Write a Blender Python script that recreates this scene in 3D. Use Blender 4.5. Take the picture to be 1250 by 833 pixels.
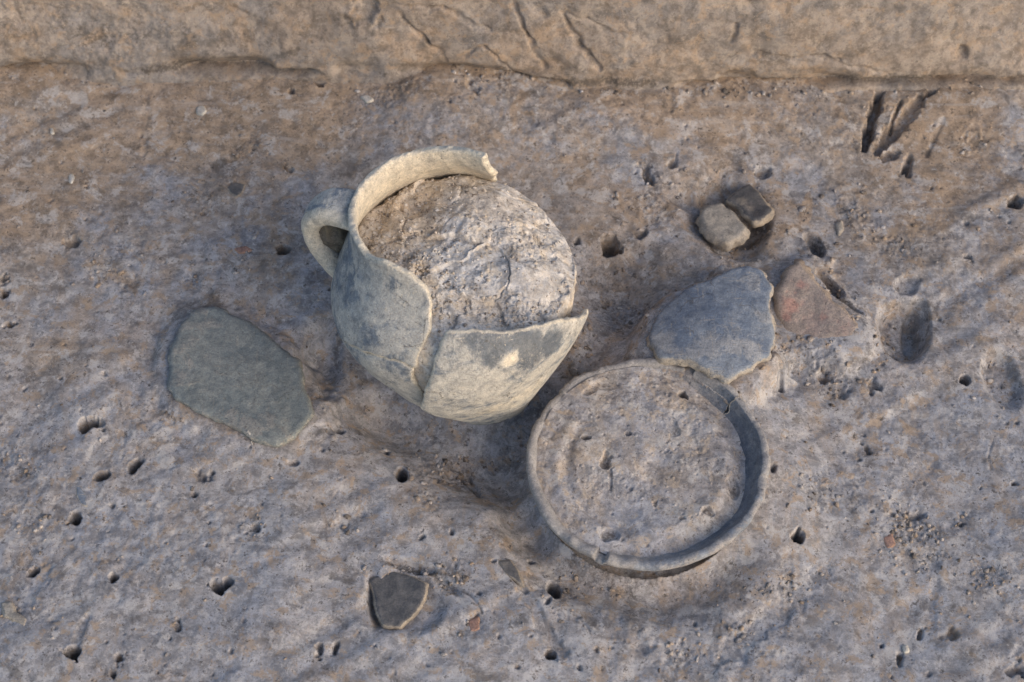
import bpy, math, random
import numpy as np
from mathutils import Vector, Matrix
from mathutils.geometry import delaunay_2d_cdt

for o in list(bpy.data.objects):
    bpy.data.objects.remove(o, do_unlink=True)
SC = bpy.context.scene
COL = SC.collection
R = math.radians

# ------------------------------------------------------------------ camera
PITCH, DIST, LENS = R(57.0), 1.60, 65.0
cam_d = bpy.data.cameras.new('camera')
cam = bpy.data.objects.new('camera', cam_d)
COL.objects.link(cam)
cam.location = (0, -DIST*math.cos(PITCH), DIST*math.sin(PITCH))
cam.rotation_euler = (R(90)-PITCH, 0, 0)
cam_d.lens, cam_d.sensor_width = LENS, 36.0
cam_d.clip_start, cam_d.clip_end = 0.05, 100.0
cam_d.dof.use_dof = True
cam_d.dof.focus_distance = 1.53
cam_d.dof.aperture_fstop = 7.0
SC.camera = cam

# ------------------------------------------------------------------ sky and veiled sun
SUN_AZ_X, SUN_AZ_Y, SUN_EL = 0.80, -0.60, R(27)
world = bpy.data.worlds.new('World')
SC.world = world
world.use_nodes = True
wn = world.node_tree.nodes
bg = wn['Background']
sky = wn.new('ShaderNodeTexSky')
sky.sky_type = 'NISHITA'
sky.sun_disc = False
sky.sun_elevation = SUN_EL
sky.sun_rotation = math.atan2(SUN_AZ_X, SUN_AZ_Y)
sky.air_density, sky.dust_density, sky.ozone_density = 1.0, 1.6, 1.0
world.node_tree.links.new(sky.outputs[0], bg.inputs[0])
bg.inputs[1].default_value = 0.15
sun_d = bpy.data.lights.new('sun', 'SUN')
sun_d.energy = 1.3
sun_d.angle = R(58)
sun_d.color = (1.0, 0.85, 0.68)
sun = bpy.data.objects.new('sun', sun_d)
COL.objects.link(sun)
sd = Vector((SUN_AZ_X*math.cos(SUN_EL), SUN_AZ_Y*math.cos(SUN_EL), math.sin(SUN_EL)))
sun.rotation_euler = sd.to_track_quat('Z', 'Y').to_euler()
SC.view_settings.view_transform = 'Standard'
SC.view_settings.look = 'None'
SC.view_settings.exposure = 0.64
SC.view_settings.gamma = 1.0
SC.view_settings.use_curve_mapping = False

# ------------------------------------------------------------------ measuring: photo point -> place
CC = np.array([0, -DIST*math.cos(PITCH), DIST*math.sin(PITCH)])
FW = np.array([0, math.cos(PITCH), -math.sin(PITCH)])
UP = np.array([0, math.sin(PITCH), math.cos(PITCH)])
KP = 36.0/LENS/1250.0
def ray(px, py):
    return FW + np.array([1.0, 0, 0])*((px-625)*KP) + UP*((416.5-py)*KP)
def G(px, py, z=0.0):
    d = ray(px, py)
    return CC + d*((z-CC[2])/d[2])
def mpp(px, py):                       # metres per photo pixel at the ground
    return (DIST + (416.5-py)*0.00030)*KP
def proj(P):
    v = P-CC
    w = v@FW
    return np.stack([625+v[..., 0]/w/KP, 416.5-(v@UP)/w/KP], -1)

# ------------------------------------------------------------------ noise
rng = np.random.default_rng(7)
T2 = rng.random((256, 256))
T3 = rng.random((64, 64, 64))
def n2(x, y, s, seed=0):               # value noise, -1..1, wavelength s
    x = x/s+seed*17.31+900; y = y/s+seed*7.77+900
    i = np.floor(x).astype(np.int64); j = np.floor(y).astype(np.int64)
    f = x-i; g = y-j
    f = f*f*f*(f*(f*6-15)+10); g = g*g*g*(g*(g*6-15)+10)
    i0 = i & 255; i1 = (i+1) & 255; j0 = j & 255; j1 = (j+1) & 255
    return 2*((T2[i0, j0]*(1-f)+T2[i1, j0]*f)*(1-g)+(T2[i0, j1]*(1-f)+T2[i1, j1]*f)*g)-1
def f2(x, y, s, o=4, seed=0, r=0.5):
    t = 0; a = 1; n = 0
    for k in range(o):
        c, sn = math.cos(k*0.9), math.sin(k*0.9)
        t = t+a*n2(x*c-y*sn, x*sn+y*c, s, seed+k*3); n += a; a *= r; s *= 0.5
    return t/n*1.6
def n3(P, s, seed=0):
    Q = P/s+seed*13.7+500
    I = np.floor(Q).astype(np.int64); f = Q-I; f = f*f*(3-2*f)
    I0 = I & 63; I1 = (I+1) & 63
    x0, y0, z0 = I0[..., 0], I0[..., 1], I0[..., 2]; x1, y1, z1 = I1[..., 0], I1[..., 1], I1[..., 2]
    fx, fy, fz = f[..., 0], f[..., 1], f[..., 2]
    a = (T3[x0, y0, z0]*(1-fx)+T3[x1, y0, z0]*fx)*(1-fy)+(T3[x0, y1, z0]*(1-fx)+T3[x1, y1, z0]*fx)*fy
    b = (T3[x0, y0, z1]*(1-fx)+T3[x1, y0, z1]*fx)*(1-fy)+(T3[x0, y1, z1]*(1-fx)+T3[x1, y1, z1]*fx)*fy
    return 2*(a*(1-fz)+b*fz)-1
def f3(P, s, o=4, seed=0, r=0.5):
    t = 0; a = 1; n = 0
    for k in range(o):
        t = t+a*n3(P, s, seed+k*3); n += a; a *= r; s *= 0.5
    return t/n*1.6
def sst(a, b, x):
    t = np.clip((x-a)/(b-a), 0, 1)
    return t*t*(3-2*t)

# ------------------------------------------------------------------ mesh helpers
def mesh_np(name, V, F, mat, parent=None, masks=None, smooth=True, loc=None):
    V = np.asarray(V, np.float64); F = np.asarray(F, np.int32)
    if loc is None:
        loc = np.zeros(3)
    me = bpy.data.meshes.new(name)
    k = F.shape[1]
    me.vertices.add(len(V)); me.vertices.foreach_set('co', (V-loc).astype(np.float32).ravel())
    me.loops.add(F.size); me.loops.foreach_set('vertex_index', F.ravel())
    me.polygons.add(len(F)); me.polygons.foreach_set('loop_start', np.arange(0, F.size, k, dtype=np.int32))
    me.update(calc_edges=True)
    me.validate()
    if smooth:
        me.polygons.foreach_set('use_smooth', np.ones(len(me.polygons), bool))
    at = me.color_attributes.new('masks', 'FLOAT_COLOR', 'POINT')
    if masks is None:
        masks = np.zeros((len(V), 4))
    at.data.foreach_set('color', np.clip(masks, 0, 1).astype(np.float32).ravel())
    me.materials.append(mat)
    o = bpy.data.objects.new(name, me); COL.objects.link(o)
    o.location = loc
    if parent is not None:
        o.parent = parent
        o.location = Vector(loc)-parent.location
    return o
def tag(o, label=None, cat=None, group=None, kind=None):
    if label: o['label'] = label
    if cat: o['category'] = cat
    if group: o['group'] = group
    if kind: o['kind'] = kind
    return o
def empty(name, loc):
    o = bpy.data.objects.new(name, None); COL.objects.link(o)
    o.location = loc; o.empty_display_size = 0.02
    return o
def gridfaces(ny, nx, wrap=False):
    a = np.arange(ny*nx).reshape(ny, nx)
    if wrap:
        a = np.concatenate([a, a[:, :1]], 1)
    return np.stack([a[:-1, :-1], a[:-1, 1:], a[1:, 1:], a[1:, :-1]], -1).reshape(-1, 4)
def segdist(P, poly):                  # distance of points to a closed polygon line, and inside flag
    P = np.asarray(P); A = np.asarray(poly); B = np.roll(A, -1, 0)
    D = np.full(len(P), 1e9); ins = np.zeros(len(P), bool)
    for a, b in zip(A, B):
        ab = b-a; t = np.clip(((P-a)@ab)/max(ab@ab, 1e-18), 0, 1)
        D = np.minimum(D, np.hypot(*(P-a-t[:, None]*ab).T))
        c = (a[1] > P[:, 1]) != (b[1] > P[:, 1])
        if abs(b[1]-a[1]) > 1e-15:
            ins ^= c & (P[:, 0] < (b[0]-a[0])*(P[:, 1]-a[1])/(b[1]-a[1])+a[0])
    return D, ins
def densify(poly, h, jag=0.0, seed=1, fixed=None):
    out = []; P = [np.array(p, float) for p in poly]
    for i in range(len(P)):
        a, b = P[i], P[(i+1) % len(P)]
        n = max(1, int(math.ceil(np.linalg.norm(b-a)/h)))
        for k in range(n):
            out.append(a+(b-a)*k/n)
    Q = np.array(out)
    for _ in range(2):                 # soften the traced corners
        Q = 0.25*np.roll(Q, 1, 0)+0.5*Q+0.25*np.roll(Q, -1, 0)
    if jag:
        x, y = Q.T
        d = np.stack([f2(x, y, 0.012, 3, seed, 0.6), f2(x+5, y, 0.012, 3, seed+4, 0.6)], -1)*jag
        if fixed is not None:
            d = d*(1-fixed(Q))[:, None]
        Q = Q+d
    return Q
def shell(name, poly, mp, thick, h, mat, parent=None, jag=0.001, seed=1, edge=0.003, maskf=None, loc=None, fixed=None, rough=0.0):
    """a slab cut to an uneven outline: mp(u, v, w) gives the place of a point w above/below the middle surface"""
    B = densify(poly, h, jag, seed, fixed)
    lo, hi = B.min(0), B.max(0)
    gx, gy = np.meshgrid(np.arange(lo[0], hi[0], h), np.arange(lo[1], hi[1], h*0.87))
    gx = gx+(np.arange(gx.shape[0])[:, None] % 2)*h*0.5
    P = np.stack([gx.ravel(), gy.ravel()], -1)
    D, ins = segdist(P, B)
    P = P[ins & (D > h*0.55)]
    nb = len(B)
    pts = [Vector(p) for p in np.concatenate([B, P])]
    ed = [(i, (i+1) % nb) for i in range(nb)]
    vv, ee, ff, ov, oe, of = delaunay_2d_cdt(pts, ed, [], 1, 1e-9)
    Q = np.array([[p.x, p.y] for p in vv])
    tri = np.array([f[:3] for f in ff if len(f) == 3], np.int32)
    e1_, e2_ = Q[tri[:, 1]]-Q[tri[:, 0]], Q[tri[:, 2]]-Q[tri[:, 0]]
    ar = e1_[:, 0]*e2_[:, 1]-e1_[:, 1]*e2_[:, 0]
    tri[ar < 0] = tri[ar < 0][:, ::-1]
    D, _ = segdist(Q, B)
    t = np.clip(D/edge, 0, 1)
    w = 0.5*thick*(0.62+0.38*np.sqrt(np.clip(1-(1-t)**2, 0, 1)))
    if rough:
        w = w+rough*f2(Q[:, 0], Q[:, 1], 0.02, 4, seed+9)
    n = len(Q)
    T_ = mp(Q[:, 0], Q[:, 1], w); S_ = mp(Q[:, 0], Q[:, 1], -w)
    # boundary loop from triangle edges used once
    cnt = {}
    for a, b, c in tri:
        for e in ((a, b), (b, c), (c, a)):
            cnt[e] = cnt.get(e, 0)+1
    bed = [e for e in cnt if (e[1], e[0]) not in cnt]
    nxt = dict(bed); loops = []
    todo = set(nxt)
    while todo:
        s = todo.pop(); L = [s]; c = nxt[s]
        while c != s and c in todo:
            todo.discard(c); L.append(c); c = nxt[c]
        loops.append(L)
    V = [T_, S_]; F = [tri, tri[:, ::-1]+n]; base = 2*n
    ctr = Q.mean(0); mids = []
    for L in loops:
        L = np.array(L); m = len(L)
        if m < 3: continue
        q = Q[L]
        tg = np.roll(q, -1, 0)-np.roll(q, 1, 0)
        nr = np.stack([tg[:, 1], -tg[:, 0]], -1); nr /= np.maximum(np.linalg.norm(nr, axis=1), 1e-9)[:, None]
        for k, (fw, bul) in enumerate(((0.45, 0.35), (-0.4, 0.3))):
            qq = q+nr*(thick*0.28*(bul+0.5*f2(q[:, 0]+k, q[:, 1], 0.006, 2, seed+k)))[:, None]
            V.append(mp(qq[:, 0], qq[:, 1], w[L]*fw)); mids.append(qq)
        r0 = L; r1 = base+np.arange(m); r2 = base+m+np.arange(m); r3 = L+n
        for a, b in ((r0, r1), (r1, r2), (r2, r3)):
            a2, b2 = np.roll(a, -1), np.roll(b, -1)
            F.append(np.stack([a2, a, b], -1)); F.append(np.stack([a2, b, b2], -1))
        base += 2*m
    V = np.concatenate(V); F = np.concatenate(F)
    M = np.zeros((len(V), 4))
    M[:n, 0] = M[n:2*n, 0] = 1-sst(0, edge*1.2, D); M[2*n:, 0] = 1
    if maskf is not None:
        M = maskf(V, M, np.arange(len(V)) < n)
    return mesh_np(name, V, F, mat, parent, M, True, loc)

# ------------------------------------------------------------------ materials
def newmat(name):
    m = bpy.data.materials.new(name); m.use_nodes = True
    nt = m.node_tree; b = nt.nodes['Principled BSDF']
    return m, nt, b
class NT:
    def __init__(s, nt): s.nt = nt; s.tc = None
    def n(s, t, **kw):
        x = s.nt.nodes.new(t)
        for k, v in kw.items(): setattr(x, k, v)
        return x
    def l(s, a, b): s.nt.links.new(a, b)
    def pos(s, stretch=None, rot=None):
        g = s.n('ShaderNodeNewGeometry').outputs['Position']
        if stretch is None: return g
        mp = s.n('ShaderNodeMapping'); mp.inputs['Scale'].default_value = stretch
        if rot: mp.inputs['Rotation'].default_value = rot
        s.l(g, mp.inputs['Vector']); return mp.outputs[0]
    def noise(s, scale, detail=4, rough=0.55, dist=0.0, vec=None):
        x = s.n('ShaderNodeTexNoise'); x.inputs['Scale'].default_value = scale
        x.inputs['Detail'].default_value = detail; x.inputs['Roughness'].default_value = rough
        x.inputs['Distortion'].default_value = dist
        s.l(vec if vec is not None else s.pos(), x.inputs['Vector']); return x.outputs['Fac']
    def vor(s, scale, vec=None, out='Distance'):
        x = s.n('ShaderNodeTexVoronoi'); x.inputs['Scale'].default_value = scale
        s.l(vec if vec is not None else s.pos(), x.inputs['Vector']); return x.outputs[out]
    def rng(s, v, a, b, c=0.0, d=1.0):
        x = s.n('ShaderNodeMapRange', interpolation_type='SMOOTHSTEP')
        s.l(v, x.inputs[0])
        for i, q in enumerate((a, b, c, d)): x.inputs[i+1].default_value = q
        return x.outputs[0]
    def m(s, op, a, b=None):
        x = s.n('ShaderNodeMath', operation=op)
        for i, q in enumerate((a, b)):
            if q is None: continue
            if isinstance(q, (int, float)): x.inputs[i].default_value = q
            else: s.l(q, x.inputs[i])
        return x.outputs[0]
    def mix(s, f, a, b, mode='MIX'):
        x = s.n('ShaderNodeMix', data_type='RGBA', blend_type=mode)
        for i, q in ((0, f), (6, a), (7, b)):
            if isinstance(q, (int, float)): x.inputs[i].default_value = q
            elif isinstance(q, tuple): x.inputs[i].default_value = (*q, 1)
            else: s.l(q, x.inputs[i])
        return x.outputs[2]
    def masks(s):
        a = s.n('ShaderNodeAttribute', attribute_name='masks')
        sp = s.n('ShaderNodeSeparateColor'); s.l(a.outputs['Color'], sp.inputs[0])
        return sp.outputs[0], sp.outputs[1], sp.outputs[2], a.outputs['Alpha']
    def bump(s, h, strength, dist, normal=None):
        x = s.n('ShaderNodeBump'); x.inputs['Strength'].default_value = strength
        x.inputs['Distance'].default_value = dist; s.l(h, x.inputs['Height'])
        if normal is not None: s.l(normal, x.inputs['Normal'])
        return x.outputs[0]

def soil_material(name, c_mid, c_warm, c_cool, c_pale, c_dark, grain=1.0):
    mt, nt, b = newmat(name); q = NT(nt)
    ochre, dark, cool, pale = q.masks()
    col = q.mix(q.rng(q.noise(13, 7, 0.62, 0.4), 0.42, 0.60), c_mid, c_cool)
    damp = q.rng(q.noise(9.5, 6, 0.60, 0.7), 0.50, 0.66)
    col = q.mix(q.m('MULTIPLY', damp, 0.65), col, q.mix(0.5, c_mid, c_dark))
    col = q.mix(q.m('MULTIPLY', q.rng(q.noise(19, 8, 0.68, 0.8), 0.51, 0.64), 0.8), col, c_warm)
    col = q.mix(q.m('MULTIPLY', q.rng(q.noise(75, 5, 0.65), 0.54, 0.70), 0.55), col, c_pale)
    br = q.noise(160, 5, 0.7)
    oc = q.rng(q.m('ADD', ochre, q.m('SUBTRACT', br, 0.5)), 0.25, 0.75)
    col = q.mix(q.m('MULTIPLY', oc, 0.85), col, c_warm)
    col = q.mix(q.m('MULTIPLY', q.rng(q.m('ADD', cool, q.m('SUBTRACT', br, 0.5)), 0.2, 0.9), 0.8), col, c_cool)
    col = q.mix(q.m('MULTIPLY', q.rng(q.m('ADD', pale, q.m('SUBTRACT', br, 0.5)), 0.25, 0.85), 0.8), col, c_pale)
    mo = q.noise(95, 8, 0.74, 0.3)
    col = q.mix(0.8, col, q.mix(1.0, col, q.mix(q.rng(mo, 0.36, 0.64), (0.52, 0.51, 0.50), (1.40, 1.37, 1.33)), 'MULTIPLY'))
    for st_, rt_, am_, cc_ in (((9, 60, 30), (0, 0, 0.55), 0.34, c_pale), ((45, 12, 30), (0, 0, 0.35), 0.30, c_warm), ((14, 60, 30), (0, 0, -0.7), 0.30, q.mix(0.4, c_mid, c_dark))):
        sm = q.rng(q.noise(1.0, 6, 0.66, 1.2, q.pos(st_, rt_)), 0.52, 0.66)
        col = q.mix(q.m('MULTIPLY', sm, am_), col, cc_)
    for sc_, lo_, hi_, am_, cc_ in ((52, 0.525, 0.60, 0.62, c_pale), (68, 0.535, 0.61, 0.72, c_warm), (44, 0.55, 0.64, 0.5, c_dark), (83, 0.57, 0.64, 0.5, q.mix(0.5, c_mid, c_dark))):
        nn = q.n('ShaderNodeTexNoise'); nn.inputs['Scale'].default_value = sc_; nn.inputs['Detail'].default_value = 8
        nn.inputs['Roughness'].default_value = 0.72; nn.inputs['Distortion'].default_value = 0.4
        of = q.n('ShaderNodeVectorMath', operation='ADD'); of.inputs[1].default_value = (sc_*0.37, sc_*0.11, 0); q.l(q.pos(), of.inputs[0]); q.l(of.outputs[0], nn.inputs['Vector'])
        col = q.mix(q.m('MULTIPLY', q.rng(nn.outputs['Fac'], lo_, hi_), am_), col, cc_)
    fl = q.rng(q.noise(150, 6, 0.72, 0.5), 0.58, 0.66)
    col = q.mix(q.m('MULTIPLY', fl, 0.6), col, c_pale)
    fw = q.rng(q.noise(118, 5, 0.7, 0.8), 0.61, 0.70)
    col = q.mix(q.m('MULTIPLY', fw, 0.6), col, c_warm)
    sp = q.m('MULTIPLY', q.rng(q.noise(190, 6, 0.76), 0.56, 0.66), 0.85*grain)
    col = q.mix(sp, col, c_dark)
    dk = q.rng(q.m('ADD', dark, q.m('MULTIPLY', q.m('SUBTRACT', q.noise(330, 4, 0.7), 0.5), 1.5)), 0.35, 0.85)
    col = q.mix(q.m('MULTIPLY', dk, 0.85), col, c_dark)
    # sand grains and tiny rootlets
    gr = q.noise(900, 3, 0.8)
    col = q.mix(q.m('MULTIPLY', q.rng(gr, 0.35, 0.7, 0.0, 1.0), 0.35*grain), col, q.mix(1.0, col, (1.45, 1.42, 1.36), 'MULTIPLY'))
    col = q.mix(q.m('MULTIPLY', q.rng(q.noise(520, 3, 0.75), 0.30, 0.42, 1.0, 0.0), 0.6*grain), col, c_dark)
    vo = q.rng(q.vor(260), 0.08, 0.16, 1.0, 0.0)
    col = q.mix(q.m('MULTIPLY', q.m('MULTIPLY', vo, q.rng(q.noise(40, 3), 0.45, 0.6)), 0.55), col, (0.50, 0.42, 0.33))
    q.l(col, b.inputs['Base Color'])
    b.inputs['Roughness'].default_value = 0.86
    b.inputs['Specular IOR Level'].default_value = 0.32
    h = q.m('ADD', q.noise(700, 5, 0.75), q.m('MULTIPLY', q.noise(240, 4, 0.7), 1.2))
    q.l(q.bump(h, 0.42, 0.0012*grain), b.inputs['Normal'])
    return mt

M_GROUND = soil_material('silty_soil', (0.270, 0.228, 0.194), (0.315, 0.228, 0.154), (0.268, 0.264, 0.276), (0.45, 0.41, 0.375), (0.062, 0.050, 0.041))
M_WALL = soil_material('trench_soil', (0.255, 0.205, 0.165), (0.310, 0.222, 0.150), (0.215, 0.190, 0.172), (0.34, 0.28, 0.225), (0.075, 0.060, 0.048), 0.7)
M_FILL = soil_material('gritty_fill_soil', (0.470, 0.412, 0.355), (0.520, 0.420, 0.310), (0.460, 0.442, 0.425), (0.63, 0.58, 0.52), (0.115, 0.090, 0.070), 1.1)
M_BOWLFILL = soil_material('bowl_fill_soil', (0.320, 0.282, 0.258), (0.385, 0.300, 0.220), (0.285, 0.278, 0.290), (0.45, 0.41, 0.37), (0.085, 0.070, 0.060), 1.0)
M_PLUG = soil_material('dark_shaded_soil', (0.110, 0.090, 0.070), (0.16, 0.125, 0.08), (0.085, 0.078, 0.070), (0.19, 0.165, 0.12), (0.035, 0.028, 0.022), 1.0)  # soil colour darkened for the shade in the handle hole

def pot_material(name, c1, c2, c_buff, c_dark, c_soil, rough=0.6, film=0.5, scratch=0.6, spec=0.4):
    """fired clay: R mask = broken edge, G = bare burnished patch and painted shade, B = soil film, A = free"""
    mt, nt, b = newmat(name); q = NT(nt)
    edge, burn, soil, buff = q.masks()
    col = q.mix(q.rng(q.noise(38, 8, 0.72), 0.42, 0.58), c1, c2)
    col = q.mix(q.m('MULTIPLY', q.rng(q.noise(120, 5, 0.7), 0.5, 0.7), 0.55), col, c_dark)
    burnf = q.rng(q.m('ADD', burn, q.m('MULTIPLY', q.m('SUBTRACT', q.noise(90, 6, 0.72), 0.5), 1.2)), 0.30, 0.70)
    # soil film with worn edges
    fl = q.m('ADD', q.m('MULTIPLY', q.m('SUBTRACT', q.noise(55, 7, 0.68, 0.4), 0.5), 2.2), q.m('ADD', soil, film-0.5))
    flm = q.m('MULTIPLY', q.rng(fl, 0.12, 0.42), q.m('SUBTRACT', 1.0, q.m('MULTIPLY', burnf, 0.92)))
    col = q.mix(q.m('MULTIPLY', flm, 0.8), col, c_soil)
    col = q.mix(q.m('MULTIPLY', burnf, 0.8), col, c_dark)
    # fine scratches in two directions
    for st, rt, am, cc in (((30, 520, 520), (0.3, 0.5, 0.9), 0.75, c_buff), ((520, 45, 400), (0.2, 0.1, -0.5), 0.7, c_buff), ((60, 600, 300), (0.5, 0.2, 0.3), 0.6, c_dark), ((500, 90, 500), (0.1, 0.7, 0.2), 0.5, c_soil)):
        sc = q.rng(q.noise(1.0, 4, 0.65, 0.4, q.pos(st, rt)), 0.60, 0.66)
        col = q.mix(q.m('MULTIPLY', q.m('MULTIPLY', sc, q.rng(q.noise(40+am*20, 4), 0.44, 0.56)), am*scratch), col, cc)
    ck = q.n('ShaderNodeTexVoronoi', feature='DISTANCE_TO_EDGE'); ck.inputs['Scale'].default_value = 26
    wv = q.n('ShaderNodeVectorMath', operation='ADD'); wp = q.n('ShaderNodeVectorMath', operation='SCALE'); wn_ = q.n('ShaderNodeTexNoise'); wn_.inputs['Scale'].default_value = 60; wn_.inputs['Detail'].default_value = 4
    q.l(q.pos(), wn_.inputs['Vector']); q.l(wn_.outputs['Color'], wp.inputs[0]); wp.inputs['Scale'].default_value = 0.02; q.l(q.pos(), wv.inputs[0]); q.l(wp.outputs[0], wv.inputs[1]); q.l(wv.outputs[0], ck.inputs['Vector'])
    ckf = q.m('MULTIPLY', q.rng(ck.outputs['Distance'], 0.004, 0.014, 1.0, 0.0), q.rng(q.noise(21, 3), 0.52, 0.58))
    col = q.mix(q.m('MULTIPLY', ckf, 0.7*scratch), col, (0.09, 0.075, 0.06))
    bf = q.rng(q.m('ADD', buff, q.m('MULTIPLY', q.m('SUBTRACT', q.noise(140, 5, 0.7), 0.5), 0.9)), 0.25, 0.7)
    col = q.mix(q.m('MULTIPLY', bf, 0.88), col, c_buff)
    ef = q.rng(q.m('ADD', edge, q.m('MULTIPLY', q.m('SUBTRACT', q.noise(200, 5, 0.7), 0.5), 1.1)), 0.45, 0.85)
    col = q.mix(q.m('MULTIPLY', ef, 0.85), col, c_buff)
    mo = q.noise(130, 8, 0.74, 0.3)
    col = q.mix(0.7, col, q.mix(1.0, col, q.mix(q.rng(mo, 0.32, 0.68), (0.62, 0.63, 0.65), (1.34, 1.30, 1.24)), 'MULTIPLY'))
    gr = q.noise(800, 3, 0.75)
    col = q.mix(0.55, col, q.mix(1.0, col, q.mix(q.rng(gr, 0.3, 0.7), (0.62, 0.62, 0.62), (1.38, 1.36, 1.33)), 'MULTIPLY'))
    col = q.mix(q.m('MULTIPLY', q.rng(q.noise(380, 3, 0.7), 0.63, 0.70), 0.75), col, (0.06, 0.05, 0.04))
    q.l(col, b.inputs['Base Color'])
    q.l(q.rng(burnf, 0, 1, rough+0.14, rough-0.12), b.inputs['Roughness'])
    b.inputs['Specular IOR Level'].default_value = spec
    h = q.m('ADD', q.noise(520, 5, 0.7), q.m('ADD', q.noise(110, 4, 0.6), q.m('MULTIPLY', flm, 0.5)))
    q.l(q.bump(h, 0.6, 0.0013), b.inputs['Normal'])
    return mt
BUFF = (0.56, 0.49, 0.385)
M_JUG = pot_material('grey_fired_clay', (0.160, 0.182, 0.208), (0.345, 0.335, 0.312), BUFF, (0.080, 0.091, 0.106), (0.450, 0.418, 0.365), 0.62, 0.52, 1.0)
M_BOWL = pot_material('slate_grey_clay', (0.175, 0.192, 0.218), (0.245, 0.252, 0.265), (0.36, 0.31, 0.25), (0.092, 0.104, 0.126), (0.300, 0.270, 0.245), 0.6, 0.45, 0.35)
M_GREEN = pot_material('green_grey_clay', (0.150, 0.166, 0.164), (0.195, 0.203, 0.190), (0.38, 0.32, 0.25), (0.110, 0.128, 0.132), (0.245, 0.230, 0.205), 0.66, 0.42, 0.4)
M_BLUE = pot_material('blue_grey_clay', (0.140, 0.165, 0.205), (0.205, 0.222, 0.245), (0.38, 0.32, 0.25), (0.095, 0.115, 0.150), (0.300, 0.290, 0.280), 0.40, 0.40, 0.8, 0.5)
M_DARK = pot_material('dark_fired_clay', (0.092, 0.086, 0.083), (0.145, 0.130, 0.118), (0.30, 0.245, 0.185), (0.050, 0.050, 0.055), (0.200, 0.180, 0.160), 0.52, 0.30, 0.3)
M_PINK = pot_material('pinkish_daub', (0.290, 0.225, 0.195), (0.330, 0.270, 0.235), (0.33, 0.26, 0.20), (0.36, 0.205, 0.165), (0.285, 0.235, 0.200), 0.85, 0.45, 0.3, 0.2)
M_STONE = pot_material('buff_stone', (0.270, 0.240, 0.205), (0.330, 0.295, 0.250), (0.34, 0.29, 0.235), (0.16, 0.14, 0.12), (0.265, 0.235, 0.205), 0.82, 0.4, 0.2, 0.25)
M_WHITE = pot_material('pale_grit', (0.38, 0.35, 0.31), (0.46, 0.43, 0.39), (0.55, 0.5, 0.42), (0.35, 0.32, 0.28), (0.45, 0.40, 0.34), 0.8, 0.3, 0.1, 0.25)
M_RED = pot_material('red_daub', (0.27, 0.16, 0.125), (0.30, 0.19, 0.15), (0.36, 0.22, 0.15), (0.2, 0.09, 0.06), (0.30, 0.22, 0.17), 0.85, 0.3, 0.1, 0.2)

# ------------------------------------------------------------------ where the vessels stand
JC = G(567, 374, 0.070)                                  # centre of the jug's belly
_ax = Matrix.Rotation(R(-12.0), 3, 'Y') @ Matrix.Rotation(R(-9.0), 3, 'X')
JM = np.array(_ax)
PZ = np.array([-0.102, -0.078, -0.052, -0.026, 0.0, 0.022, 0.042, 0.062, 0.080, 0.095, 0.108, 0.120])
PR = np.array([0.041, 0.0540, 0.0700, 0.0845, 0.0950, 0.1008, 0.1010, 0.0930, 0.0815, 0.0715, 0.0660, 0.0650])
def _dense(zs, rs):
    out = []
    for i in range(len(zs)-1):
        p0, p1, p2, p3 = [(zs[max(0, min(len(zs)-1, k))], rs[max(0, min(len(zs)-1, k))]) for k in (i-1, i, i+1, i+2)]
        for t in np.linspace(0, 1, 12, endpoint=False):
            f = lambda a, b, c, d: 0.5*(2*b+(c-a)*t+(2*a-5*b+4*c-d)*t*t+(3*b-a-3*c+d)*t**3)
            out.append((f(*[p[0] for p in (p0, p1, p2, p3)]), f(*[p[1] for p in (p0, p1, p2, p3)])))
    out.append((zs[-1], rs[-1]))
    return np.array(out)
PD = _dense(PZ, PR)
def jr(z): return np.interp(z, PD[:, 0], PD[:, 1])
def jug_pt(th, z, w=0.0, scale=1.0):
    th = np.asarray(th); z = np.asarray(z)
    sl = (jr(z+0.002)-jr(z-0.002))/0.004
    k = 1/np.sqrt(1+sl*sl)
    wob = 0.0012*np.sin(3*th+1)+0.0010*np.sin(2*th-z*30)+0.0022*f2(th*0.09, z, 0.055, 2, 15)*sst(0.115, 0.08, z)
    rr = jr(z)*scale+wob+w*k; zz = z-w*k*sl
    L = np.stack([rr*np.cos(th), rr*np.sin(th), zz], -1)
    return JC+L@JM.T
_th, _z = np.meshgrid(np.linspace(0, 2*math.pi, 721), np.linspace(-0.102, 0.120, 300))
_P = jug_pt(_th, _z); _N = _P-jug_pt(_th, _z, -0.001)
_vis = ((_N*(CC-_P)).sum(-1)) > 0
_S = proj(_P)
def jug_tz(px, py):                                      # photo point -> angle, height on the jug wall
    d = (_S[..., 0]-px)**2+(_S[..., 1]-py)**2+np.where(_vis, 0, 1e6)
    i = np.unravel_index(np.argmin(d), d.shape)
    return _th[i], _z[i]

BZ = 0.030
BC = G(790, 561, BZ)                                     # centre of the bowl's rim
BR = 0.0985

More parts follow.
